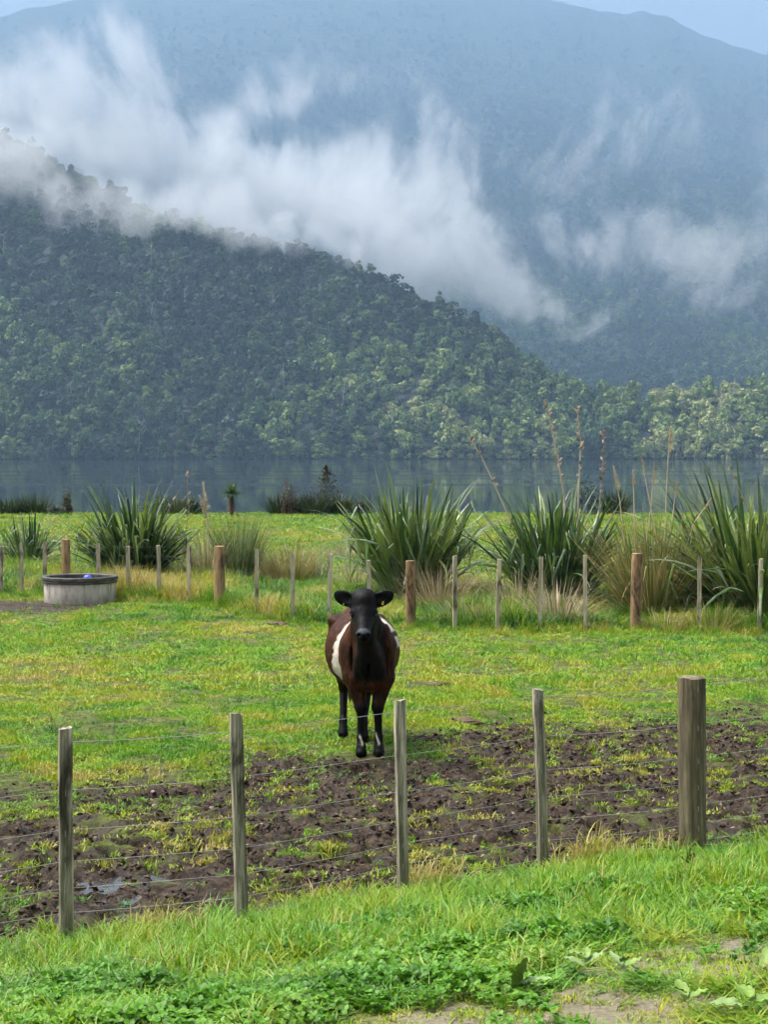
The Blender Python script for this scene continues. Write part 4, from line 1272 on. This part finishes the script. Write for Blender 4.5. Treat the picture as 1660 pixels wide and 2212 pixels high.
def flax(px, py, H, n, label, ndead=25, wide=1.0, lean=(0, 0), seed=0, width=1.0, tiltmax=.86, base=.36):
    rr = random.Random(seed); p = at(px, py)
    t = empty("flax_bush", p); tag(t, label, "flax bush", "flax bushes along the far fence")
    for i in range(min(290 - ndead, int(n * 1.7))):
        az = rr.uniform(0, 6.283); q = rr.random() ** .9
        tilt = q * tiltmax * wide
        k = rr.choice([0, 1, 2, 8, 4, 1, 2, 5]) if q < .4 else rr.choice([1, 2, 3, 4, 5, 7, 3]) if q < .75 else rr.choice([2, 3, 6, 7, 9, 5])
        L = H * rr.uniform(.68, 1.12) * (1.04 - .15 * q)
        pale = rr.random() < .17
        o = link("leaf", LV[k * 3 + (2 if pale else 0)], None, t)
        rb = base * H / 2.5 * math.sqrt(rr.random())
        o.location = (math.cos(az) * rb + rr.gauss(0, .05), math.sin(az) * rb + rr.gauss(0, .05), -.03)
        wsc = L * width * 2.5 / H * rr.uniform(.8, 1.2) * H / 2.5
        o.scale = (L, wsc, L)
        o.rotation_euler = (Matrix.Rotation(lean[0], 3, 'Y') @ Matrix.Rotation(az, 3, 'Z') @ Matrix.Rotation(tilt, 3, 'Y') @ Matrix.Rotation(rr.gauss(0, .5), 3, 'Z')).to_euler()
    # the dark heart of the bush, too dense to tell its leaves apart
    V = []; Fc = []; rs = np.random.RandomState(seed + 90)
    for i in range(int(n * 1.3)):
        me = LV[int(rs.choice([0, 1, 2, 4, 8])) * 3]; az = rs.uniform(0, 6.283); q = rs.rand() ** .7; L = H * rs.uniform(.45, .88)
        M = Matrix.Translation((math.cos(az) * base * .8 * H / 2.5 * rs.rand(), math.sin(az) * base * .8 * H / 2.5 * rs.rand(), -.03)) @ Matrix.Rotation(lean[0], 4, 'Y') @ Matrix.Rotation(az, 4, 'Z') @ Matrix.Rotation(q * tiltmax * wide * .95, 4, 'Y') @ Matrix.Rotation(rs.normal(0, .6), 4, 'Z') @ Matrix.Diagonal((L, L, L, 1))
        o_ = len(V); V += [tuple(M @ v.co) for v in me.vertices]; Fc += [tuple(k_ + o_ for k_ in f.vertices) for f in me.polygons]
    il = link("inner_leaves", pydata("inner_leaves", V, Fc), FLX, t); il["kind"] = "stuff"
    for i in range(ndead):
        az = rr.uniform(0, 6.283); L = H * rr.uniform(.35, .75)
        o = link("dead_leaf", LV[rr.choice([2, 3, 6, 9]) * 3 + 1], None, t); o["label"] = "dry straw coloured leaf hanging low"
        o.location = (math.cos(az) * .25 * wide, math.sin(az) * .25 * wide, .05); o.scale = (L, L * .9, L)
        o.rotation_euler = (Matrix.Rotation(az, 3, 'Z') @ Matrix.Rotation(rr.uniform(.9, 1.6), 3, 'Y')).to_euler()
    return t
fA = flax(62, 1232, 1.55, 90, "low flax bush at the left edge behind the trough", 14, 1.05, seed=1)
fB = flax(290, 1262, 2.35, 165, "second flax bush from the left with many drooping pale leaves behind the trough", 32, .95, (-.05, 0), seed=2)
fC = flax(893, 1300, 2.65, 205, "tall upright flax bush directly behind the cow", 40, .74, seed=13, base=.46)
fD = flax(1205, 1315, 2.5, 205, "flax bush with dead straw skirt and tall flower stalks right of the cow", 50, .82, seed=4, base=.46)
fE = flax(1640, 1338, 3.0, 260, "largest flax bush running off the right edge", 34, 1.0, (-.06, 0), seed=6, base=.6)
flax(1820, 1320, 2.7, 110, "flax bush beyond the right edge", 12, 1.0, seed=8)

stm, snt, sb = mat("flower_stalk"); oi = N(snt, "ShaderNodeObjectInfo")
snt.links.new(ramp(snt, oi.outputs["Random"], [(0, (.20, .14, .10)), (1, (.50, .42, .32))]), sb.inputs["Base Color"]); sb.inputs["Roughness"].default_value = .7
def stalk(parent, Y, pts, r=.014, pods=10, label=None, seed=0):
    rr = random.Random(seed); o0 = parent.location
    W = [at_depth(x, y, Y) - o0 for x, y in pts]
    mb = MB()
    # smooth the path
    P = []
    for i in range(len(W) - 1):
        for q in (0, .5): P.append(W[i].lerp(W[i + 1], q))
    P.append(W[-1]); n = len(P)
    mb.tube(P, [r * 1.4 * (1 - .55 * i / (n - 1)) for i in range(n)], 6)
    s = link("flower_stalk", mb.mesh("flower_stalk"), stm, parent)
    if label: s["label"] = label
    for i in range(pods):
        q = rr.uniform(.35, 1.0); k = min(int(q * (n - 1)), n - 2); c = P[k].lerp(P[k + 1], q * (n - 1) - k)
        mb = MB(); a = rr.uniform(0, 6.28); l = rr.uniform(.05, .10)
        d = Vector((math.cos(a) * .6, math.sin(a) * .6, .8)) * l
        mb.tube([c, c + d * .5, c + d, c + d * 1.3], [.006, .024, .020, .004], 5)
        link("seed_pod", mb.mesh("seed_pod"), stm, s)
stalk(fD, fD.location.y + .2, [(1218, 1180), (1222, 1090), (1212, 1020), (1200, 960), (1188, 900), (1176, 862)], .017, 16, seed=1)
stalk(fD, fD.location.y + .1, [(1246, 1190), (1250, 1090), (1253, 1020), (1256, 960), (1251, 915), (1248, 885)], .014, 26, seed=2)
stalk(fD, fD.location.y + .3, [(1290, 1180), (1296, 1100), (1302, 1020), (1306, 960), (1305, 925)], .012, 16, seed=3)
stalk(fD, fD.location.y + .1, [(1135, 1180), (1095, 1106), (1066, 1040), (1040, 985), (1012, 943)], .014, 10, "long stalk leaning out to the left", seed=4)
stalk(fE, fE.location.y + .2, [(1640, 1150), (1600, 1060), (1578, 1010)], .010, 4, seed=5)
stalk(fB, fB.location.y + .2, [(395, 1200), (408, 1100), (404, 1045), (406, 1015)], .008, 10, seed=6)
stalk(fB, fB.location.y + .2, [(352, 1130), (372, 1085), (388, 1058)], .008, 4, seed=7)

# ---- clumps of fine leaved plants (toetoe, rushes, dry grass)
def clump_mesh(n, L, W, spread, tilt, curve, seed, seg=6, kinked=.1):
    rr = np.random.RandomState(seed); V = []; Fc = []
    for _ in range(n):
        az = rr.uniform(0, 6.283); q = rr.rand() ** .8; th = q * tilt; l = L * rr.uniform(.6, 1.1); c = curve * rr.uniform(.3, 1.3)
        p = np.array([math.cos(az) * spread * math.sqrt(rr.rand()), math.sin(az) * spread * math.sqrt(rr.rand()), -.03])
        sa = az + 1.57 + rr.normal(0, .5); side = np.array([math.cos(sa), math.sin(sa), 0]); o = len(V); ww = W * rr.uniform(.6, 1.3) * .5
        for i in range(seg + 1):
            t_ = i / seg; w2 = ww * (1 - t_ ** 2.2)
            if i == seg: V.append(tuple(p))
            else: V += [tuple(p - side * w2), tuple(p + side * w2)]
            p = p + np.array([math.cos(az) * math.sin(th), math.sin(az) * math.sin(th), math.cos(th)]) * l / seg
            th += c / seg * (.5 + t_)
            if i == seg // 2 and rr.rand() < kinked: th += 1.2
        for i in range(seg - 1): Fc.append((o + 2 * i, o + 2 * i + 1, o + 2 * i + 3, o + 2 * i + 2))
        i = seg - 1; Fc.append((o + 2 * i, o + 2 * i + 1, o + 2 * i + 2))
    return pydata("leaves", V, Fc)
def isl(nm, stops, r=.55):
    m, nt, b = mat(nm); g = N(nt, "ShaderNodeNewGeometry"); c = ramp(nt, g.outputs["Random Per Island"], stops)
    nt.links.new(c, b.inputs["Base Color"]); b.inputs["Roughness"].default_value = r
    tr = N(nt, "ShaderNodeBsdfTranslucent"); nt.links.new(c, tr.inputs[0]); mx = N(nt, "ShaderNodeMixShader"); mx.inputs[0].default_value = .25
    nt.links.new(b.outputs[0], mx.inputs[1]); nt.links.new(tr.outputs[0], mx.inputs[2]); nt.links.new(mx.outputs[0], nt.nodes["Material Output"].inputs[0]); return m
TOE = isl("toetoe_leaf", [(0, (.05, .10, .02)), (.35, (.11, .17, .03)), (.6, (.26, .24, .06)), (.8, (.36, .23, .08)), (1, (.50, .42, .20))])
RSH = isl("rush_stem", [(0, (.04, .08, .02)), (.6, (.10, .17, .04)), (1, (.24, .26, .11))])
DRY = isl("dry_stems", [(0, (.16, .12, .06)), (.5, (.34, .27, .14)), (1, (.48, .42, .26))])
YLW = isl("yellow_grass", [(0, (.12, .14, .03)), (.5, (.30, .26, .08)), (1, (.46, .38, .17))])
PLM = isl("plume", [(0, (.50, .40, .26)), (1, (.75, .66, .48))], .8)
def clump(name, px, py, label, cat, parts, group=None):
    p = at(px, py); t = empty(name, p); tag(t, label, cat, group)
    for nm, me, m in parts:
        o = link(nm, me, m, t)
    return t
tt = clump("toetoe_clump", 1408, 1338, "brown and green toetoe clump between two flax bushes behind the thick far post", "toetoe",
           [("green_leaves", clump_mesh(620, 2.25, .021, .4, .66, .5, 41), TOE), ("lower_leaves", clump_mesh(420, 1.5, .018, .55, 1.2, .9, 42), TOE), ("dead_leaves", clump_mesh(220, 1.8, .016, .35, .7, .5, 43), DRY)])
clump("toetoe_clump", 1480, 1325, "lower toetoe clump tangled against the largest flax bush", "toetoe", [("leaves", clump_mesh(380, 1.5, .018, .45, 1.0, .8, 44), TOE)])
def plume(parent, Y, pts, hl, seed, r=.010):
    hl = hl * 1.35
    rr = np.random.RandomState(seed); o0 = parent.location
    W = [at_depth(x, y, Y) - o0 for x, y in pts]
    mb = MB(); mb.tube(W, [r] * (len(W) - 1) + [r * .5], 5); s = link("plume_stalk", mb.mesh("plume_stalk"), PLM, parent)
    V = []; Fc = []; tip = W[-1]; d = (W[-1] - W[-2]).normalized()
    for i in range(260):
        q = rr.rand(); b0 = tip - d * hl * (1 - q) ; a = rr.uniform(0, 6.28); l = hl * .32 * (1.1 - q * .8) * rr.uniform(.5, 1)
        dr = (d * .8 + Vector((math.cos(a), math.sin(a), 0)) * .45 + Vector((.25, 0, -.15))).normalized(); o = len(V)
        sd_ = Vector((math.sin(a), -math.cos(a), 0)) * .010
        V += [tuple(b0 - sd_), tuple(b0 + sd_), tuple(b0 + dr * l + Vector((0, 0, -.2 * l)))]; Fc.append((o, o + 1, o + 2))
    link("plume_head", pydata("plume_head", V, Fc), PLM, s)
ty = tt.location.y
for i, (pts, hl) in enumerate([([(1350, 1180), (1340, 1080), (1326, 1008)], .34), ([(1372, 1180), (1371, 1090), (1368, 1015)], .22), ([(1396, 1180), (1408, 1090), (1414, 1008)], .24),
                               ([(1436, 1190), (1440, 1080), (1444, 1000), (1450, 922)], .36), ([(1445, 1190), (1455, 1110), (1463, 1040)], .22), ([(1480, 1190), (1500, 1130), (1538, 1075)], .2), ([(1425, 1190), (1400, 1060), (1386, 985)], .12)]):
    plume(tt, ty + .2 * math.sin(i), pts, hl, 60 + i)
clump("rush_clump", 518, 1262, "tall green rush clump right of the brown far post", "rushes", [("stems", clump_mesh(520, 1.75, .016, .28, .45, .4, 45), RSH), ("dead_stems", clump_mesh(90, 1.3, .010, .34, .8, .7, 46), DRY)])
tc2 = clump("dry_grass_clump", 446, 1262, "dead straw coloured clump beside the green rushes", "dry grass", [("stems", clump_mesh(340, 1.5, .015, .36, .7, .7, 47), DRY), ("green_stems", clump_mesh(130, .9, .012, .36, 1.1, .9, 48), RSH)])
plume(tc2, tc2.location.y, [(455, 1200), (446, 1120), (438, 1042)], .5, 71)
plume(tc2, tc2.location.y, [(470, 1200), (452, 1140), (430, 1070)], .4, 72)
clump("yellow_grass_clump", 634, 1262, "yellow tussock of grass between two far battens", "grass tussock", [("stems", clump_mesh(520, 1.25, .017, .4, .9, .7, 49), YLW)])
clump("yellow_grass_clump", 590, 1255, "smaller yellow tussock to the left of the yellow one", "grass tussock", [("stems", clump_mesh(300, .95, .016, .3, .9, .8, 50), YLW)])
clump("young_flax", 686, 1258, "small grey green young flax tuft", "young flax", [("leaves", clump_mesh(34, .95, .034, .18, .55, .2, 51), isl("grey_flax", [(0, (.09, .14, .09)), (1, (.22, .28, .20))]))])
clump("reed_clump", 770, 1275, "thin dry reeds left of the tall flax", "reeds", [("stems", clump_mesh(130, 1.1, .012, .3, 1.0, .8, 52), DRY)])
for i, (px, py, n, L, lab) in enumerate([(950, 1318, 260, .95, "straw skirt of dead grass right of the tall flax"), (1120, 1330, 230, .85, "straw coloured grass between two battens left of the stalked flax"), (1205, 1352, 260, .8, "bleached fallen grass at the foot of the stalked flax"),
                                       (1545, 1362, 160, .5, "golden tussock at a batten foot near the right edge"), (1440, 1362, 110, .38, "small orange tussock beside the thick far post"), (1020, 1350, 160, .55, "pale tussock at a far batten's foot"), (740, 1205, 110, .6, "pale seed heads of grass in the field")]):
    clump("dry_grass_clump", px, py, lab, "dry grass", [("stems", clump_mesh(int(n * 1.4), L * 1.25, .015, .4, 1.1, .8, 80 + i), DRY if i not in (3, 4) else YLW)])

# rank grass belt beyond the far fence
fpx = np.array([f[0] for f in FARU], float); fX = np.array([p.x for p, h in farp]); fY = np.array([p.y for p, h in farp])
X, Y = wedge(60000, 26, 56, 1.12)
fy = np.interp(X, fX, fY); dd_ = Y - fy
q = fbm(X * .5, Y * .35, 341, 3)
dens = sstep(-.35, .5, dd_ + q * .4) * sstep(12.5, 6.5, dd_ + q * 3)
kk = thin(dens * .95)
X, Y, q, dd_ = X[kk], Y[kk], q[kk], dd_[kk]
tn = .36 + .16 * q + .20 * fbm(X * 1.7, Y * 1.3, 343, 3) + .42 * sstep(.05, .45, fbm(X * .8 + 9, Y * .5, 345, 3)) + .4 * (RNG.rand(len(X)) > .80) + .12 * sstep(6, 12, dd_)
sc_field("rank_grass", X, Y, RG, 5, np.clip(tn, 0, 1), (.7, 1.15), hs=np.clip(.85 + .7 * q, .35, 1.4) * (1 - .45 * sstep(4, 12, dd_)), label="rank green and straw grass growing beyond the far fence", cat="grass")
# fringe at the trough and far fence feet
X, Y = wedge(30000, 24, 42, 1.12)
fy = np.interp(X, fX, fY); kk = thin(sstep(1.0, .1, np.abs(Y - fy + .2)) * .5)
X, Y = X[kk], Y[kk]
sc_field("fence_fringe_grass", X, Y, RG, 5, np.clip(.55 + .3 * fbm(X * .9, Y, 347, 3) + .25 * (RNG.rand(len(X)) > .85), 0, 1), (.25, .5), label="yellowing grass fringe along the far fence", cat="grass")

# ---- shrubs on the lake edge
SHL = leaf_mat("shrub_leaves", [(0, (.015, .03, .012)), (.5, (.03, .055, .018)), (1, (.07, .09, .03))], .6, .15, False)
SHB = leaf_mat("brown_shrub_leaves", [(0, (.03, .03, .012)), (.5, (.06, .05, .02)), (1, (.10, .085, .03))], .6, .15, False)
def shore_shrub(px, py, hpx, wpx, label, m=SHL, spiky=False, seed=0, cat="shrub"):
    Yd = 92.0 + (seed % 3) * .6; p = at_depth(px, py, Yd); p.z = gz(p.x, Yd, False); s = Yd / F
    t = empty("lake_shrub", p, seed); tag(t, label, cat, "shrubs on the lake edge")
    rr = np.random.RandomState(seed + 500); W_ = wpx * s * .5; H_ = hpx * s
    if spiky:
        link("leaves", clump_mesh(int(130 + wpx * 1.5), hpx * s * 1.3, .06, wpx * s * .5, .8, .6, seed, 4), m, t)
    else:
        V = []; Fc = []
        for i in range(1300):
            a = rr.uniform(0, 6.28); el = math.acos(rr.uniform(0, 1)); k_ = rr.uniform(.5, 1.05) * (1 + .22 * math.sin(a * 3 + seed) + .18 * math.sin(el * 7 + a * 2))
            c_ = np.array([math.cos(a) * math.sin(el) * W_ * k_, math.sin(a) * math.sin(el) * W_ * k_, math.cos(el) * H_ * k_ * .95]); o = len(V)
            d1 = rr.normal(0, 1, 3); d1 /= np.linalg.norm(d1); d2 = np.cross(d1, [0, .3, 1.]); d2 /= np.linalg.norm(d2) + 1e-6
            z = .055 * rr.uniform(.5, 1.4); V += [tuple(c_ + d1 * z), tuple(c_ + d2 * z * .5), tuple(c_ - d1 * z), tuple(c_ - d2 * z * .5)]; Fc.append((o, o + 1, o + 2, o + 3))
        link("foliage", pydata("foliage", V, Fc), m, t)
        mb = MB(); mb.tube([(0, 0, -.2), (.03, 0, hpx * s * .6)], [.04, .02], 5); link("stem", mb.mesh("stem"), bark, t)
    return t
for i, a in enumerate([(20, 1116, 32, 46, "leftmost dark spiky bush on the lake edge", SHL, True), (75, 1116, 40, 56, "spiky bush behind the left flax bush", SHL, True), (118, 1114, 20, 40, "low dark bush on the lake edge at left", SHL, False),
                       (340, 1112, 44, 60, "dark bush on the lake edge behind the second flax", SHL, False), (382, 1111, 40, 50, "dark leafy bush with reddish stalks on the lake edge", SHL, True), (420, 1110, 32, 40, "bush left of the cabbage tree", SHL, False),
                       (605, 1110, 40, 44, "spiky bush at the left of the shore thicket", SHL, True), (640, 1110, 38, 54, "dark bush in the shore thicket", SHL, True), (680, 1110, 44, 50, "spiky bush under the brown pointed shrub", SHL, True),
                       (735, 1110, 42, 56, "spiky bush right of the brown pointed shrub", SHL, True), (785, 1108, 34, 44, "brown bush at the left foot of the tall flax", SHB, False), (1270, 1112, 78, 70, "dark bush on the lake edge behind the stalked flax", SHL, False),
                       (1330, 1110, 48, 50, "spiky bush on the lake edge between the plumes", SHL, True), (145, 1112, 52, 24, "thin brown bush on the lake edge at left", SHB, False)]):
    shore_shrub(*a, seed=i + 1)
def pointed(px, py, hpx, wpx, label, m, seed):
    Yd = 92.5; p = at_depth(px, py, Yd); p.z = gz(p.x, Yd, False); s = Yd / F
    t = empty("pointed_shrub", p); tag(t, label, "shrub")
    rr = np.random.RandomState(seed); V = []; Fc = []; a = 0; H = hpx * s; W = wpx * s * .75
    for i in range(1500):
        q = rr.rand() ** .8; a = rr.uniform(0, 6.28); r = W * (1 - q) ** .9 * rr.uniform(.2, 1.15) * (1 + .45 * math.sin(q * 11 + a * 3)) * (1.25 - .5 * abs(q - .35))
        c = np.array([math.cos(a) * r, math.sin(a) * r, .1 * H + q * H * .9]); o = len(V)
        d1 = rr.normal(0, 1, 3); d1 /= np.linalg.norm(d1); d2 = np.cross(d1, [0, .3, 1.]); d2 /= np.linalg.norm(d2) + 1e-6
        z = .055 * rr.uniform(.5, 1.3); V += [tuple(c + d1 * z), tuple(c + d2 * z * .6), tuple(c - d1 * z), tuple(c - d2 * z * .6)]; Fc.append((o, o + 1, o + 2, o + 3))
    link("foliage", pydata("foliage", V, Fc), m, t)
    mb = MB(); mb.tube([(0, 0, -.2), (.02, 0, H * .95)], [.045, .01], 5); link("stem", mb.mesh("stem"), bark, t)
pointed(705, 1110, 106, 62, "brownish pointed conifer-like shrub standing on the lake edge", SHB, 5)
shore_shrub(622, 1111, 78, 44, "reddish twiggy shrub at the left of the shore thicket", leaf_mat("reddish_twigs", [(0, (.06, .035, .03)), (1, (.13, .09, .07))], .7, .1, False), False, 6)
# cabbage tree
Yd = 90.0; p = at_depth(500, 1108, Yd); p.z = gz(p.x, Yd, False); s = Yd / F
ct = empty("cabbage_tree", p); tag(ct, "small cabbage tree with a spiky round head on the lake edge", "cabbage tree")
mb = MB(); mb.tube([(0, 0, -.2), (.02, 0, 42 * s)], [.10, .07], 7); link("trunk", mb.mesh("trunk"), bark, ct)
V = []; Fc = []; rr = np.random.RandomState(4)
for i in range(260):
    d = rr.normal(0, 1, 3); d[2] = abs(d[2]) * 1.0 - .35; d /= np.linalg.norm(d); c = np.array([0, 0, 48 * s]); l = 30 * s * rr.uniform(.7, 1.15); o = len(V)
    sd_ = np.cross(d, [.1, .2, 1]); sd_ = sd_ / np.linalg.norm(sd_) * .018
    V += [tuple(c - sd_), tuple(c + sd_), tuple(c + d * l * .6 + sd_), tuple(c + d * l * .6 - sd_), tuple(c + d * l + np.array([0, 0, -.06]))]; Fc += [(o, o + 1, o + 2, o + 3), (o + 3, o + 2, o + 4)]
link("leaf_head", pydata("leaf_head", V, Fc), isl("cabbage_leaf", [(0, (.04, .09, .025)), (1, (.12, .20, .06))]), ct)
V = []; Fc = []
for i in range(160):
    a = rr.uniform(0, 6.28); z0 = rr.uniform(14, 42) * s; r0 = .08; l = rr.uniform(8, 20) * s; o = len(V)
    sd_ = np.array([-math.sin(a), math.cos(a), 0]) * .018; c = np.array([math.cos(a) * r0, math.sin(a) * r0, z0]); e = c + np.array([math.cos(a) * .22, math.sin(a) * .22, -l])
    V += [tuple(c - sd_), tuple(c + sd_), tuple(e)]; Fc.append((o, o + 1, o + 2))
sk = link("dead_skirt", pydata("dead_skirt", V, Fc), isl("dead_skirt_leaf", [(0, (.10, .06, .035)), (1, (.26, .17, .11))]), ct); sk["label"] = "brown skirt of dead leaves under the head"

# ---- broad leaved weeds on the bank
def broad_leaf(L, W, seed, cup=.25, bend=.5):
    rr = random.Random(seed); nu, nv = 9, 8; V = []; Fc = []
    for i in range(nu + 1):
        q = i / nu; w_ = W * math.sin(min(1, q * .96 + .04) * math.pi) ** .7 * (1.15 - .4 * q)
        for j in range(nv + 1):
            u = j / nv * 2 - 1
            V.append((q * L * math.cos(bend * q * .7), u * w_ * .5 * (1 + .06 * math.sin(q * 25 + j)), .02 + q * L * .45 * math.sin(1.6 - bend * q * 2) * .5 + cup * abs(u) ** 1.3 * w_ * .5 + .004 * math.sin(q * 22) * abs(u)))
    for i in range(nu):
        for j in range(nv):
            a = i * (nv + 1) + j; Fc.append((a, a + 1, a + nv + 2, a + nv + 1))
    return pydata("leaf", V, Fc)
DK, dnt2, db2 = mat("dock_leaf")
c = ramp(dnt2, noise(dnt2, mapping(dnt2), 30, 4), [(.3, (.09, .18, .02)), (.7, (.18, .28, .03))]); dnt2.links.new(c, db2.inputs["Base Color"]); db2.inputs["Roughness"].default_value = .6
DKP, dnt3, db3 = mat("pale_dock_leaf"); c = ramp(dnt3, noise(dnt3, mapping(dnt3), 30, 4), [(.3, (.13, .22, .06)), (.7, (.22, .32, .11))]); dnt3.links.new(c, db3.inputs["Base Color"]); db3.inputs["Roughness"].default_value = .6
lst = []
for (px, py, lab, leaves) in [(1120, 2160, "upright yellow green dock with one pale leaf on the path", [(.20, .075, -55, 55, 0), (.17, .07, -15, 5, 1), (.13, .05, -120, 30, 0), (.12, .05, 30, 35, 0)]),
                          (1265, 2112, "flat pale dock on the worn path", [(.13, .06, 150, 8, 1), (.12, .055, 20, 12, 1), (.10, .05, 80, 15, 0), (.11, .05, 200, 5, 1)]),
                          (1345, 2120, "dock with mid green leaves beside the flat pale one", [(.13, .055, 10, 20, 0), (.12, .05, 120, 15, 1), (.11, .05, -70, 20, 0), (.10, .045, 190, 20, 0)]),
                          (1480, 2190, "low dock at the bottom edge among grass", [(.13, .06, 0, 18, 0), (.12, .06, 100, 18, 0), (.12, .05, 210, 15, 0)]),
                          (1622, 2200, "large bluish green dock leaf in the bottom right corner", [(.17, .10, 175, -6, 1), (.13, .08, 10, -4, 0), (.12, .07, 100, 0, 0)]),
                          (1650, 2120, "yellowing dock at the right edge", [(.14, .06, 170, 25, 0), (.13, .05, 60, 30, 0)]),
                          (1490, 1900, "dark dock growing at the foot of the thick post", [(.17, .07, 0, 45, 0), (.17, .07, 80, 40, 0), (.16, .06, 190, 35, 0), (.15, .06, -70, 40, 0), (.14, .05, 130, 55, 0), (.14, .05, -30, 55, 0)])]:
    p = at(px, py); t = empty("dock_weed", p); tag(t, lab, "weed", "broad leaved weeds on the bank")
    for i, (L, W, az, el, pale) in enumerate(leaves):
        o = link("leaf", broad_leaf(L * .8, W * .8, i), DKP if pale else DK, t, (0, 0, .02 + .015 * i), smooth=True); o.rotation_euler = (Matrix.Rotation(R(az), 3, 'Z') @ Matrix.Rotation(R(-el), 3, 'Y')).to_euler()
